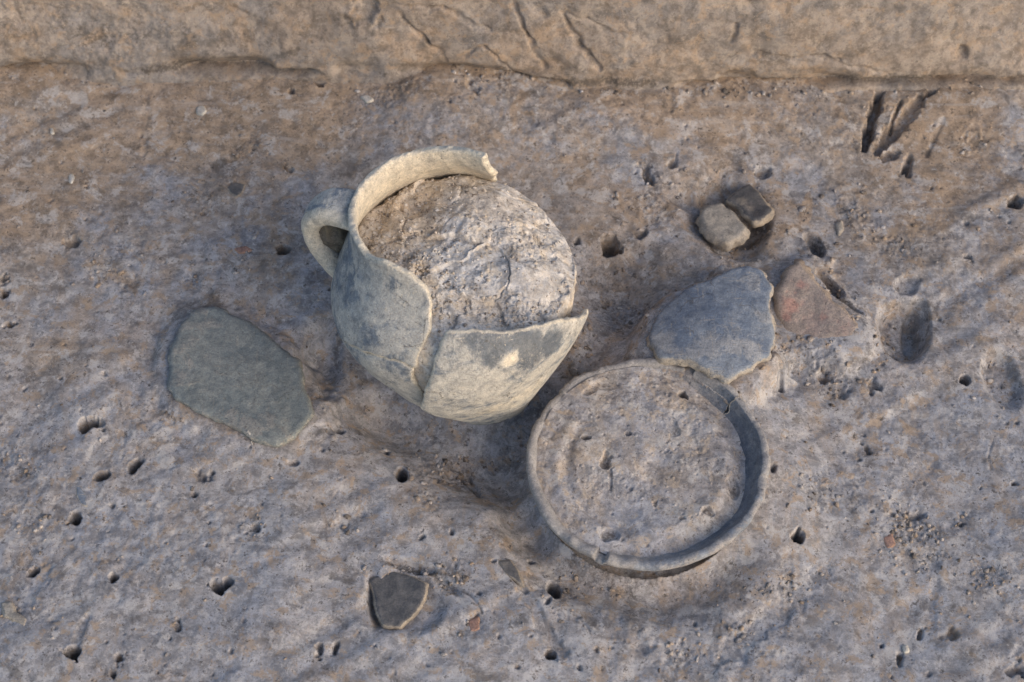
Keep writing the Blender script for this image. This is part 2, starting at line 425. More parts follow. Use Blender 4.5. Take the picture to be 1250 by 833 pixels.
# ------------------------------------------------------------------ ground
def axis(lo, hi, h, far, g=1.25):
    a = list(np.arange(lo, hi+h/2, h)); st = h
    x = a[-1]
    while x < far[1]:
        st *= g; x += st; a.append(x)
    st = h; x = a[0]; pre = []
    while x > far[0]:
        st *= g; x -= st; pre.append(x)
    return np.array(pre[::-1]+a)
YW0 = G(625, 100)[1]
xs = axis(-0.535, 0.535, 0.00105, (-1.6, 1.6))
ys = axis(G(625, 850)[1], YW0+0.04, 0.00105, (-1.0, YW0+0.06))
X, Y = np.meshgrid(xs, ys)
def wall_base(x):                                        # the foot of the trench side
    px = 625+np.asarray(x)/0.00083
    py = np.interp(px, [-50, 150, 330, 560, 700, 1000, 1250], [112, 106, 100, 110, 122, 122, 114])
    return YW0+(100-py)*0.00100
Hh = 0.007*f2(X, Y, 0.21, 3, 1)+0.0018*f2(X, Y, 0.055, 3, 5)
Hh += 0.00038*f2(X, Y, 0.016, 3, 9)
# trowel scrapes: long shallow furrows in a few directions
for ang, sd_, am in ((0.55, 31, 0.0013), (-0.7, 37, 0.0011), (1.3, 41, 0.0007)):
    c, s = math.cos(ang), math.sin(ang)
    u, v = X*c+Y*s, -X*s+Y*c
    Hh += am*n2(u, v*9, 0.10, sd_)*sst(-0.1, 0.5, f2(X, Y, 0.16, 2, sd_+2))
# slight dish towards the trench side
Hh += 0.010*sst(0.10, 0.0, wall_base(X)-Y)
MK = np.zeros(X.shape+(4,))                              # ochre, dark (grit, painted shade), cool (clay, painted shade), pale silt
PXg = proj(np.stack([X, Y, np.zeros_like(X)], -1))       # photo coordinates, for measuring only
def win(cx, cy, r):
    i0, i1 = np.searchsorted(xs, [cx-r, cx+r]); j0, j1 = np.searchsorted(ys, [cy-r, cy+r])
    return (slice(j0, j1), slice(i0, i1))
def loc_d(px, py, rx, ry, rot=0, ext=1.6, warp=0.25, seed=0, z=0.0):
    """elliptic distance field around a photo point; radii in photo pixels"""
    c = G(px, py, z); m = mpp(px, py)
    ax_, ay_ = rx*m, ry*m/math.sin(PITCH+ (py-416.5)*KP)
    w = win(c[0], c[1], max(ax_, ay_)*ext)
    x, y = X[w]-c[0], Y[w]-c[1]
    if rot:
        k, s = math.cos(R(rot)), math.sin(R(rot)); x, y = x*k+y*s, -x*s+y*k
    d = np.hypot(x/ax_, y/ay_)
    if warp:
        sc = max(ax_, ay_)
        d = d*(1+warp*(f2(X[w], Y[w], sc*0.9, 3, seed+int(px))+0.6*min(1.0, 9.0/max(rx, ry))**2*f2(X[w], Y[w], 0.004, 2, seed+3+int(py))))
    return w, d
def dent(px, py, rx, ry, depth, rot=0, soft=0.5, warp=0.25, lip=0.0):
    w, d = loc_d(px, py, rx, ry, rot, 2.0, warp)
    Hh[w] -= depth*0.001*sst(1.0, 1.0-soft, d)
    if lip: Hh[w] += lip*0.001*np.exp(-((d-1.15)/0.2)**2)
def paint(px, py, rx, ry, ch, amt, rot=0, warp=0.45):
    w, d = loc_d(px, py, rx, ry, rot, 2.2, warp, 3)
    MK[w][..., ch] = np.maximum(MK[w][..., ch], amt*sst(1.15, 0.45, d))
def ground_poly(pts, z=0.0):
    return np.array([G(px, py, z)[:2] for px, py in pts])
def plateau(poly, top, skirt, edge=0.002, over=None):
    """earth left standing under a find: top(x, y) heights inside, sloping away over the skirt"""
    lo, hi = poly.min(0)-skirt*1.5, poly.max(0)+skirt*1.5
    i0, i1 = np.searchsorted(xs, [lo[0], hi[0]]); j0, j1 = np.searchsorted(ys, [lo[1], hi[1]])
    w = (slice(j0, j1), slice(i0, i1))
    P = np.stack([X[w].ravel(), Y[w].ravel()], -1)
    D, ins = segdist(P, poly); D = np.where(ins, 0, D).reshape(X[w].shape)
    D = D*(1+0.4*f2(X[w], Y[w], 0.02, 3, 77))
    k = sst(skirt, edge, D)
    Hh[w] = Hh[w]*(1-k)+top(X[w], Y[w])*k

# broad shaping around the finds
dj = np.hypot(X-(JC[0]+0.004), (Y-JC[1]))
Hh -= 0.032*np.exp(-((dj-0.080)/0.042)**2)*sst(0.10, -0.10, Y-JC[1])       # pit at the jug's near side
Hh -= 0.010*np.exp(-((X-(JC[0]-0.125))/0.045)**2-((Y-JC[1]+0.03)/0.07)**2)
db = np.hypot(X-BC[0], Y-BC[1])
ab = np.arctan2(Y-BC[1], X-BC[0])
# earth stands against the bowl on its right and far side, dug away in front and at the left
k_hi = 0.5+0.5*np.cos(ab-R(48))
bank_h = 0.004+0.017*k_hi**1.3
Hh += (bank_h)*sst(0.165, 0.095, db)
Hh -= 0.020*np.exp(-((db-0.105)/0.022)**2)*sst(0.1, 0.9, 0.5+0.5*np.cos(ab-R(228)))
Hh[db < 0.088] = -0.015
dent(590, 565, 70, 52, 17, 20, 0.9); dent(470, 505, 70, 40, 12, -25, 0.9)
dent(640, 640, 40, 55, 6, 30, 0.9)
paint(860, 720, 130, 26, 0, 0.75, -8)
paint(930, 610, 25, 95, 0, 0.6, -20)
paint(720, 690, 70, 24, 1, 0.5, -25)
paint(740, 690, 34, 14, 0, 0.8, -5)
paint(915, 450, 50, 40, 0, 0.85)
paint(520, 610, 60, 60, 0, 0.55)
# mound of grit between jug and bowl
dent(700, 410, 30, 42, -16, 0, 0.9); paint(708, 405, 26, 45, 1, 0.45)
dent(755, 355, 62, 75, 17, 20, 0.9); paint(765, 375, 44, 40, 1, 0.5)  # hollow dug and coloured dark, partly painting in its shade

# finds' outlines on the ground (photo points)
P_LEFT = [(238, 379), (262, 374), (300, 391), (332, 413), (367, 440), (371, 468), (382, 498), (360, 528), (338, 541), (306, 533), (290, 520), (262, 508), (235, 496), (211, 484), (205, 462), (207, 430), (219, 400)]
P_BLUE = [(800, 372), (830, 348), (870, 335), (908, 323), (930, 330), (943, 352), (940, 376), (948, 400), (944, 426), (918, 444), (892, 460), (866, 449), (838, 436), (802, 430), (792, 402)]
P_PINK = [(944, 356), (958, 330), (978, 321), (1002, 350), (1028, 374), (1052, 396), (1040, 412), (1000, 416), (962, 416), (950, 390)]
P_SQ = [(853, 263), (862, 250), (880, 244), (897, 258), (915, 279), (902, 292), (886, 299), (872, 291), (860, 279)]
P_SM = [(884, 241), (900, 227), (916, 218), (928, 234), (946, 259), (934, 268), (919, 276), (908, 262), (900, 250)]
P_TRI = [(449, 703), (478, 696), (500, 703), (522, 714), (519, 732), (508, 749), (488, 767), (468, 764), (460, 746), (455, 722)]

def plane_top(poly_px, z, sx=0.0, sy=0.0):
    c = np.mean([G(px, py, z)[:2] for px, py in poly_px], 0)
    return c, (lambda x, y: z+(x-c[0])*sx+(y-c[1])*sy)
ZL, ZB, ZP, ZQ, ZM, ZT = 0.013, 0.046, 0.0150, 0.008, 0.008, 0.001
cL, tL = plane_top(P_LEFT, ZL, -0.02, 0.03)
cB, tB = plane_top(P_BLUE, ZB, 0.05, 0.04)
dent(295, 460, 120, 105, 5, 0, 0.7)
plateau(ground_poly(P_LEFT, ZL), lambda x, y: tL(x, y)-0.0075, 0.022, 0.0015)
dent(388, 440, 34, 75, 14, -15, 0.85)
plateau(ground_poly(P_BLUE, ZB), lambda x, y: tB(x, y)-0.0150, 0.024, 0.001)
plateau(ground_poly(P_PINK, ZP), lambda x, y: 0.0095+0.05*(x-0.24)+0*x, 0.030, 0.001)
dent(1012, 352, 10, 26, 14, 40, 0.6); dent(1030, 375, 6, 26, 10, 48, 0.6)
paint(1020, 360, 26, 40, 1, 0.5, 30)
dent(995, 300, 12, 20, 16, 20, 0.7); paint(995, 300, 18, 22, 1, 0.6)
dent(897, 262, 66, 60, 20, -20, 0.7, 0.35)
dent(870, 235, 26, 16, 12, 25, 0.6); dent(930, 212, 12, 9, 9); dent(905, 305, 40, 12, 7, -15, 0.8)
paint(905, 255, 60, 60, 1, 0.35); paint(950, 285, 45, 10, 0, 0.9, 15); paint(985, 250, 12, 36, 0, 0.9, -12)  # dark colour partly paints the shade around the small stones
# small sherd in its own scoop
dent(490, 735, 52, 46, 7, 0, 0.45, 0.15)
dent(458, 730, 12, 38, 9, 8, 0.6, 0.1)
dent(500, 690, 40, 9, 8, -14, 0.6, 0.2); dent(545, 715, 26, 6, 6, -38, 0.7)
paint(500, 693, 45, 8, 1, 0.7, -14)

# hollows, footprints and tool slots
dent(1102, 402, 36, 42, 17, -12, 0.45, 0.15); paint(1100, 400, 32, 36, 1, 0.25)
dent(1120, 395, 18, 36, 8, -10, 0.3, 0.1)
dent(1222, 462, 26, 42, 9, 10, 0.45, 0.12); dent(1105, 350, 20, 14, 6)
def slot(x0, y0, x1, y1, wpx, depth):
    a, b = G(x0, y0)[:2], G(x1, y1)[:2]; m = mpp(x0, y0)*wpx
    w = win(*(0.5*(a+b)), np.linalg.norm(b-a)*0.5+m*3+0.006)
    P = np.stack([X[w]+0.35*m*f2(X[w], Y[w], m*4, 3, 91), Y[w]+0.35*m*f2(X[w], Y[w], m*4, 3, 93)], -1); ab_ = b-a
    t0 = ((P-a)@ab_)/(ab_@ab_); t = np.clip(t0, 0, 1)
    wd = m*(0.45+0.55*np.sin(math.pi*np.clip(t*0.9+0.05, 0, 1))**0.6)
    d = np.linalg.norm(P-a-t[..., None]*ab_, axis=-1)/wd*(1+0.45*f2(X[w], Y[w], 0.007, 3, 55))
    Hh[w] -= depth*0.001*sst(1.0, 0.25, d)*(0.55+0.45*t)
slot(1076, 112, 1054, 183, 8, 24); slot(1098, 128, 1086, 158, 4, 10)
slot(1122, 126, 1066, 184, 12, 13); slot(1140, 112, 1128, 124, 6, 9)
slot(1110, 190, 1108, 214, 6, 8); slot(1150, 150, 1130, 190, 5, 1.5)
dent(1085, 190, 14, 8, 9); paint(1070, 160, 20, 36, 1, 0.5, -20)
slot(180, 120, 175, 190, 8, 1.5)
slot(585, 590, 570, 560, 5, 5); slot(612, 690, 640, 720, 7, 4); slot(640, 720, 690, 800, 14, 3)
slot(10, 760, 60, 690, 9, 1.3); slot(90, 790, 108, 755, 8, 2.0); slot(300, 800, 250, 833, 12, 1)
slot(1010, 700, 880, 800, 18, 3); slot(660, 700, 780, 790, 20, 3); slot(1145, 640, 1140, 760, 10, 1.0)

HOLES = [(107, 520, 10, 8, 16), (120, 519, 7, 5, 7), (163, 569, 6, 8, 14), (124, 582, 9, 6, 13), (92, 631, 7, 8, 16), (40, 697, 5, 6, 14), (138, 706, 5, 7, 13),
         (268, 718, 9, 7, 14), (279, 713, 6, 6, 12), (261, 714, 5, 4, 9), (90, 798, 8, 8, 16), (246, 582, 9, 8, 7), (238, 605, 3.5, 3.5, 8), (313, 645, 9, 7, 6),
         (490, 574, 7, 11, 16), (973, 658, 8, 7, 16), (1178, 463, 6.5, 5.5, 15), (745, 298, 11, 10, 16), (781, 286, 8, 7, 10), (788, 216, 7, 10, 10), (703, 296, 5, 4, 6),
         (90, 295, 11, 7, 10), (347, 307, 8, 6, 12), (5, 358, 6, 6, 12), (12, 396, 4, 4, 9), (3, 340, 5, 4, 7), (672, 798, 8, 5, 11), (676, 714, 9, 13, 13), (669, 732, 3, 8, 6),
         (470, 540, 5, 4, 8), (412, 520, 10, 3.5, 6), (410, 790, 4, 9, 8), (391, 792, 4, 9, 7), (145, 803, 6, 5, 8), (138, 822, 4, 4, 8), (360, 565, 8, 4, 5), (1240, 588, 4, 3, 7),
         (355, 205, 5, 4, 6), (356, 118, 4, 4, 6), (1105, 205, 5, 9, 10), (1240, 250, 9, 7, 12), (1180, 315, 5, 4, 7), (648, 677, 3, 3, 6), (552, 651, 3, 4, 5), (516, 655, 3, 3, 5),
         (1078, 785, 4, 3, 6), (1100, 800, 5, 8, 7), (1165, 770, 10, 7, 6), (1245, 815, 9, 6, 8), (1125, 770, 4, 10, 6), (1120, 625, 12, 4, 7), (217, 768, 6, 7, 7), (820, 205, 5, 9, 6), (1060, 545, 4, 8, 6),
         (940, 585, 4, 6, 8), (1030, 480, 8, 8, 6), (1005, 460, 9, 7, 7), (1065, 470, 8, 7, 7), (950, 470, 5, 11, 9), (575, 120, 10, 6, 6), (390, 108, 6, 4, 6)]
for i, (a, b_, rx, ry, dp) in enumerate(HOLES):
    big = dp >= 11
    dent(a, b_, rx*1.12, ry*1.12, dp*(2.0 if big else 1.1), (i*37) % 60-30, 0.28 if big else 0.7, 0.24 if big else 0.45, 0.3 if big else 0.0)
ROUGH = [(1092, 395, 30, 40), (1215, 460, 24, 36), (540, 560, 50, 30), (125, 335, 30, 26), (235, 340, 22, 14), (240, 240, 34, 22), (300, 180, 30, 14), (285, 330, 18, 10), (160, 345, 14, 14), (520, 610, 16, 18), (1105, 640, 30, 40), (1170, 635, 26, 12), (1130, 680, 40, 22),
         (895, 330, 26, 16), (690, 715, 22, 22), (1130, 650, 20, 20), (80, 40, 30, 14), (150, 300, 22, 14), (1190, 170, 30, 20), (970, 440, 30, 30), (1020, 470, 40, 26), (1000, 600, 40, 40), (960, 720, 60, 20), (900, 770, 40, 16),
         (830, 800, 40, 20), (1210, 700, 40, 30), (560, 560, 30, 20), (420, 640, 20, 14), (310, 645, 16, 18), (560, 700, 20, 20), (580, 760, 14, 14), (330, 450, 16, 10), (20, 570, 40, 30), (40, 640, 30, 20), (800, 250, 40, 50), (730, 330, 40, 40), (1040, 260, 40, 30), (1090, 300, 30, 30), (480, 120, 60, 14), (610, 105, 40, 14), (330, 95, 50, 10), (20, 745, 22, 14)]
for i, (a, b_, rx, ry) in enumerate(ROUGH):
    w, d = loc_d(a, b_, rx, ry, (i*53) % 90, 2.0, 0.5, 9)
    k = sst(1.1, 0.3, d)
    Hh[w] += k*(-0.0010+0.0012*np.abs(f2(X[w], Y[w], 0.0055, 3, 61, 0.7))-0.0012*np.abs(f2(X[w], Y[w], 0.010, 2, 71)))
    MK[w][..., 1] = np.maximum(MK[w][..., 1], 0.42*k)
# many small pits and grains
r2 = random.Random(3)
for i in range(420):
    px, py = r2.uniform(-20, 1270), r2.uniform(95, 850)
    s = r2.choice((1.0, 1.2, 1.3, 1.6, 2.0, 2.8))
    dent(px, py, s*r2.uniform(0.8, 1.8), s, r2.uniform(0.8, 2.6)*s*0.6, r2.uniform(0, 180), 0.6, 0.3)
for i in range(450):
    px, py = r2.uniform(-20, 1270), r2.uniform(95, 850)
    s = r2.choice((1.2, 1.5, 2.0, 2.6))
    dent(px, py, s*r2.uniform(0.8, 1.5), s, -r2.uniform(0.2, 0.7)*s*0.40, r2.uniform(0, 180), 0.9, 0.3)
# hairline cracks
def crack(pts, depth=2.0, wpx=1.6):
    for a, b_ in zip(pts[:-1], pts[1:]):
        slot(a[0], a[1], b_[0], b_[1], wpx, depth)
crack([(560, 560), (575, 575), (584, 592)], 4, 2.5); crack([(150, 510), (152, 545), (148, 560)], 0.8, 2.5); crack([(405, 610), (412, 600)], 1.0, 1.5)
crack([(545, 712), (575, 728), (590, 750)], 3, 2.0); crack([(700, 745), (720, 770)], 1.5, 1.6); crack([(1215, 530), (1207, 555), (1212, 570)], 1.2, 2.0)
smooth_patch = sst(0.05, 0.6, f2(X, Y, 0.09, 4, 21))*1.3
Hh += (0.00008+0.00036*smooth_patch)*f2(X, Y, 0.0062, 3, 13, 0.6)
Hh += 0.0006*sst(0.35, 0.8, f2(X, Y, 0.05, 4, 23))*np.abs(f2(X, Y, 0.009, 3, 24, 0.6))
# soil colours by area, with some of the light's gradient painted in: greyer, cooler silt low and right, browner earth towards the trench side
tone = (PXg[..., 1]-230)/330+0.45*f2(X, Y, 0.12, 3, 83)
MK[..., 2] = np.maximum(MK[..., 2], 0.74*sst(0.0, 1.0, tone))
MK[..., 0] = np.maximum(MK[..., 0], 0.72*sst(0.25, -0.45, tone)+0.25*sst(0.35, 0.8, f2(X, Y, 0.07, 4, 85)))
for a in ((520, 640, 60, 40), (240, 650, 130, 70), (700, 800, 60, 30), (330, 560, 60, 30), (1000, 660, 60, 50), (40, 300, 60, 40), (1150, 330, 70, 40)):
    paint(*a, 3, 0.42, 20, 0.6)
for a in ((300, 520, 110, 20), (60, 250, 60, 50), (20, 110, 60, 30), (1150, 590, 60, 30), (500, 600, 50, 40), (90, 420, 50, 30), (1180, 100, 90, 20)):
    paint(*a, 0, 0.5, 10, 0.6)
for a in ((950, 760, 120, 60), (700, 790, 110, 50), (1120, 730, 110, 70), (240, 600, 130, 60), (1050, 560, 90, 60), (420, 620, 60, 60)):
    paint(*a, 2, 0.75, 10, 0.7)
for a in ((380, 420, 50, 90), (470, 520, 60, 20), (590, 540, 60, 30), (640, 620, 40, 60)):  # cool tone painted in for the shade beside jug and bowl
    paint(*a, 2, 0.8, 0, 0.5)
V = np.stack([X, Y, Hh], -1).reshape(-1, 3)
ground = mesh_np('ground', V, gridfaces(*X.shape), M_GROUND, None, MK.reshape(-1, 4))
tag(ground, kind='structure')
def hz(x, y):
    i = np.clip(np.searchsorted(xs, x)-1, 0, len(xs)-2); j = np.clip(np.searchsorted(ys, y)-1, 0, len(ys)-2)
    f = (x-xs[i])/(xs[i+1]-xs[i]); g = (y-ys[j])/(ys[j+1]-ys[j])
    return (Hh[j, i]*(1-f)+Hh[j, i+1]*f)*(1-g)+(Hh[j+1, i]*(1-f)+Hh[j+1, i+1]*f)*g

# ------------------------------------------------------------------ trench side
WA = R(70)
wx = axis(-0.56, 0.56, 0.0011, (-1.6, 1.6))
ws = axis(-0.045, 0.155, 0.0010, (-0.05, 0.9))
WX, WS = np.meshgrid(wx, ws)
def wall_pt(x, s, w):
    st = np.minimum(s, 0.26); ft = np.maximum(s-0.26, 0)
    k = sst(0.20, 0.30, s)
    y = wall_base(x)+st*math.cos(WA)+ft - w*math.sin(WA)*(1-k)
    z = 0.008+st*math.sin(WA)+w*math.cos(WA)*(1-k)+w*k
    return np.stack([x, y, z], -1)
def wall_xs(px, py):
    d = ray(px, py); yb = YW0+0.0
    # plane through the foot line, leaning back
    n = np.array([0, -math.sin(WA), math.cos(WA)]); p = np.array([0, float(wall_base((px-625)*0.00083)), 0.008])
    P = CC+d*(((p-CC)@n)/(d@n))
    return P[0], (P[2]-0.008)/math.sin(WA)
WD = 0.008*f2(WX, WS, 0.16, 3, 3)+0.0022*f2(WX, WS*1.4, 0.045, 3, 6)+0.0006*f2(WX, WS, 0.014, 3, 8)+0.0008*sst(0.0, 0.6, f2(WX, WS, 0.06, 3, 12))*f2(WX, WS, 0.005, 3, 11, 0.6)
WM = np.zeros(WX.shape+(4,))
WM[..., 0] = 0.45*sst(-0.1, 0.7, f2(WX, WS, 0.10, 4, 15))
WM[..., 2] = 0.55*sst(0.1, 0.8, f2(WX, WS, 0.13, 3, 19))
def wslot(pts, wpx, depth, dark=0.0):
    for a, b_ in zip(pts[:-1], pts[1:]):
        A = np.array(wall_xs(*a)); B = np.array(wall_xs(*b_)); m = wpx*0.00085
        P = np.stack([WX+0.0035*f2(WX, WS, 0.02, 3, 81), WS+0.0035*f2(WX, WS, 0.02, 3, 83)], -1); ab_ = B-A
        t = np.clip(((P-A)@ab_)/max(ab_@ab_, 1e-12), 0, 1)
        d = np.linalg.norm(P-A-t[..., None]*ab_, axis=-1)/m*(1+0.5*f2(WX, WS, 0.010, 3, 25))
        WD[:] -= depth*0.0008*sst(1.1, 0.1, d)*(0.45+0.55*sst(-0.5, 0.5, f2(WX, WS, 0.03, 2, 87)))
        if dark: WM[..., 1] = np.maximum(WM[..., 1], dark*sst(1.6, 0.4, d))
wslot([(447, 2), (446, 20)], 14, 16, 0.3); wslot([(425, 18), (428, 26)], 7, 7, 0.4); wslot([(462, 22), (464, 28)], 6, 6, 0.4)
wslot([(490, 18), (520, 50), (545, 75)], 4, 3.5); wslot([(480, 5), (545, 10), (595, 36)], 3.5, 3)
wslot([(625, 10), (645, 45), (666, 82)], 4.5, 5); wslot([(688, 25), (708, 60), (728, 82)], 4.5, 5); wslot([(684, 20), (720, 18), (760, 45)], 3, 2.5)
wslot([(560, 70), (590, 56), (625, 85)], 3, 3)
wslot([(924, 66), (970, 68), (1025, 74)], 3.5, 5, 0.4); wslot([(1000, 74), (1090, 92)], 3, 2.5)
wslot([(893, 30), (895, 50)], 4, 4); wslot([(660, 8), (663, 16)], 6, 7, 0.3); wslot([(1172, 60), (1176, 64)], 8, 7, 0.4)
wslot([(100, 45), (130, 46)], 18, 3, 0.5); wslot([(20, 48), (38, 44)], 8, 3, 0.4); wslot([(30, 5), (120, 12)], 3, 2.5); wslot([(855, 70), (880, 95)], 16, 1.5, 0.25)
wslot([(830, 20), (832, 24)], 9, 3, 0.3); wslot([(1100, 20), (1240, 12)], 30, 2.0); wslot([(230, 20), (330, 40)], 20, 2.0)
# undercut line and grit along the foot
WF = np.exp(-((WS-0.009-0.004*f2(WX, WX*0, 0.06, 3, 33))/0.0032)**2)*sst(-0.35, 0.25, f2(WX, WX*0, 0.12, 3, 39))
WD -= 0.011*WF
WM[..., 1] = np.maximum(WM[..., 1], 0.5*WF)
foot = np.exp(-((WS-0.012)/0.008)**2)
WD -= 0.011*foot*sst(-0.3, 0.4, f2(WX, WX*0, 0.09, 3, 29))
WM[..., 1] = np.maximum(WM[..., 1], 0.75*foot*sst(-0.2, 0.4, f2(WX, WS, 0.05, 3, 27)))
V = wall_pt(WX, WS, WD).reshape(-1, 3)
wall = mesh_np('trench_wall', V, gridfaces(*WX.shape), M_WALL, None, WM.reshape(-1, 4))
tag(wall, kind='structure')

# ------------------------------------------------------------------ jug
jug = empty('clay_jug', JC-np.array([0, 0, 0.085]))
tag(jug, 'broken grey clay jug with loop handle, packed with earth, beside the round bowl', 'jug')
TH = 0.0062
u0 = 0.095
def jmap(u, v, w): return jug_pt(u/u0, v, w)
def TZ(*pts): return [(t*u0, z) for t, z in (jug_tz(*p) for p in pts)]
# left break edge, from the rim down to the crack (photo points on the wall)
brk = TZ((472, 312), (500, 333), (520, 350), (529, 368), (525, 400), (513, 430), (505, 462), (522, 492))
rim_v = 0.120
t_end = R(48)
poly = [(t_end*u0, rim_v)]
for a in np.arange(R(60), R(235), R(12)): poly.append((a*u0, rim_v))
poly = [p for p in poly if p[0] < R(206)*u0]
poly.append((R(212)*u0, rim_v-0.001))
poly.append((R(222)*u0, rim_v-0.006))
poly += brk
lo = brk[-1]
poly += [(R(300)*u0, -0.082), (R(300)*u0, -0.100), (R(200)*u0, -0.101), (R(75)*u0, -0.101), (R(78)*u0, -0.02), (R(76)*u0, 0.03), (R(66)*u0, 0.065), (R(56)*u0, 0.085), (R(50)*u0, 0.105)]
def fixrim(Q): return sst(0.111, 0.117, Q[:, 1])*0.45
def jug_mask(V, M, top):
    L = (V-JC)@JM
    n = len(V)
    nt_ = int(top.sum()); ii = np.arange(n)
    inner = (ii >= nt_) & (ii < 2*nt_)
    M[:, 3] = np.where(inner, 0.95, 0.0)+0.75*sst(0.112, 0.120, L[:, 2])*np.where(inner, 1, 0.6)
    a = np.arctan2(L[:, 1], L[:, 0])
    M[:, 2] = 0.15+0.5*sst(0.02, -0.06, L[:, 2])+0.25*sst(-2.9, -1.9, np.where(a > 1.5, a-2*math.pi, a))
    # darker patches on the left outside
    for px, py, rr, am in ((440, 395, 0.018, 0.5), (425, 350, 0.016, 0.45), (480, 385, 0.022, 0.3), (450, 310, 0.02, 0.3)):
        t, z = jug_tz(px, py); c = jug_pt(t, z)
        M[:, 1] = np.maximum(M[:, 1], am*np.exp(-((V-c)**2).sum(1)/rr**2)*(~inner))
    M[:, 3] = np.maximum(M[:, 3], 0.0)
    return M
ck_ = TZ((507, 449), (489, 439), (463, 432), (439, 424), (418, 410))
ck_ += [(R(172)*u0, ck_[-1][1]+0.012), (R(140)*u0, 0.004), (R(104)*u0, -0.010)]
ib = poly.index(brk[-2]); ie = poly.index((R(78)*u0, -0.02))
up_poly = poly[:ib]+ck_+poly[ie:]
low_poly = ck_[::-1]+poly[ib:ie+1]
body = shell('body', up_poly, jmap, TH, 0.0019, M_JUG, jug, 0.0012, 3, 0.0026, jug_mask, JC, fixrim, 0.0006)
def lmap(u, v, w): return jug_pt(u/u0, v, w-0.0016*sst(0.03, 0.012, np.abs(v-0.0))-0.0008)
lower = shell('lower_wall', low_poly, lmap, TH, 0.0022, M_JUG, jug, 0.0011, 8, 0.0026, jug_mask, JC, None, 0.0007)
# detached wall piece at the front
top_px = [(546, 398), (580, 399), (615, 402), (640, 396), (672, 386), (700, 378), (712, 372)]
s_top = TZ(*top_px[:-1])
side = TZ((544, 402), (536, 425), (528, 447), (521, 472), (516, 488))
t_r = R(342)
def smap(u, v, w):
    th = u/u0
    k = sst(-0.06, 0.02, v)
    return jug_pt(th, v, w+0.0035+0.0035*k+0.0030*sst(R(300), R(345), th)*k)
poly2 = [(p[0]+0.0006, p[1]) for p in side[::-1]]+s_top[1:]
poly2 += [(t_r*u0+0.008, s_top[-1][1]+0.0015), (t_r*u0+0.007, -0.012), (t_r*u0-0.004, -0.035), (R(325)*u0, -0.062), (R(305)*u0, -0.086), (R(280)*u0, -0.088), (R(264)*u0, -0.068)]
def frag_mask(V, M, top):
    L = (V-JC)@JM
    for px, py, rr, am in ((600, 418, 0.020, 0.9), (635, 424, 0.022, 1.0), (660, 412, 0.018, 0.9), (575, 410, 0.016, 0.7), (680, 405, 0.010, 0.5)):
        t, z = jug_tz(px, py); c = jug_pt(t, z, 0.007)
        M[:, 1] = np.maximum(M[:, 1], am*np.exp(-((V-c)**2).sum(1)/rr**2*(1+0.6*f3(V, rr*0.7, 3, 2))))
    for px, py, rr, am in ((617, 432, 0.008, 1.0), (640, 470, 0.03, 0.5), (600, 490, 0.03, 0.55), (690, 400, 0.012, 0.6), (570, 500, 0.02, 0.4)):
        t, z = jug_tz(px, py); c = jug_pt(t, z, 0.007)
        g = am*np.exp(-((V-c)**2).sum(1)/rr**2*(1+0.7*f3(V, rr*0.8, 3, 5)))
        M[:, 3] = np.maximum(M[:, 3], g); M[:, 1] *= 1-np.clip(g, 0, 1)*0.8
    M[:, 2] = 0.35
    return M
frag = shell('wall_sherd', poly2, smap, TH, 0.0024, M_JUG, jug, 0.0010, 5, 0.003, frag_mask, JC, None, 0.0005)
frag['label'] = 'loose curved wall piece with dark burnished patch at the jug front'

# strap handle
HP = np.array([(0.0655, 0.1055), (0.076, 0.1100), (0.089, 0.1110), (0.1000, 0.1050), (0.1075, 0.096), (0.1100, 0.085), (0.1085, 0.074), (0.104, 0.063), (0.100, 0.053), (0.092, 0.045)])
hw = np.array([0.020, 0.0185, 0.0170, 0.0160, 0.0155, 0.0152, 0.0158, 0.0170, 0.019, 0.021])
ht = np.array([0.0045, 0.0080, 0.0094, 0.0096, 0.0094, 0.0090, 0.0092, 0.0094, 0.0090, 0.0080])
tt = np.linspace(0, len(HP)-1, 90)
def cr(a):
    out = []
    for t in tt:
        i = min(int(t), len(a)-2); f = t-i
        p = [a[max(0, min(len(a)-1, i+k))] for k in (-1, 0, 1, 2)]
        out.append(0.5*(2*p[1]+(p[2]-p[0])*f+(2*p[0]-5*p[1]+4*p[2]-p[3])*f*f+(3*p[1]-p[0]-3*p[2]+p[3])*f**3))
    return np.array(out)
hp, hwd, htk = cr(HP), cr(hw), cr(ht)
tg = np.gradient(hp, axis=0); tg /= np.linalg.norm(tg, axis=1)[:, None]
nr = np.stack([tg[:, 1], -tg[:, 0]], -1)
na = 48
al = np.linspace(0, 2*math.pi, na, endpoint=False)
ca = np.sign(np.cos(al))*np.abs(np.cos(al))**0.75; sa = np.sign(np.sin(al))*np.abs(np.sin(al))**0.75
rr = hp[:, None, 0]+nr[:, None, 0]*htk[:, None]*sa
zz = hp[:, None, 1]+nr[:, None, 1]*htk[:, None]*sa
tt_ = hwd[:, None]*ca[None, :]
hth = R(166)
e1 = np.array([math.cos(hth), math.sin(hth)]); e2 = np.array([-e1[1], e1[0]])
HL = np.stack([rr*e1[0]+tt_*e2[0], rr*e1[1]+tt_*e2[1], zz], -1)
HL = HL+(0.0007*f3(HL, 0.02, 3, 4))[..., None]
HV = JC+HL.reshape(-1, 3)@JM.T
HM = np.zeros((len(HV), 4)); HM[:, 2] = 0.25
HM[:, 3] = (0.75*sst(0.2, 0.8, np.broadcast_to((-ca if False else ca)[None, :], rr.shape))).ravel()*0.9
handle = mesh_np('handle', HV, gridfaces(*rr.shape, wrap=True), M_JUG, jug, HM, True, JC)

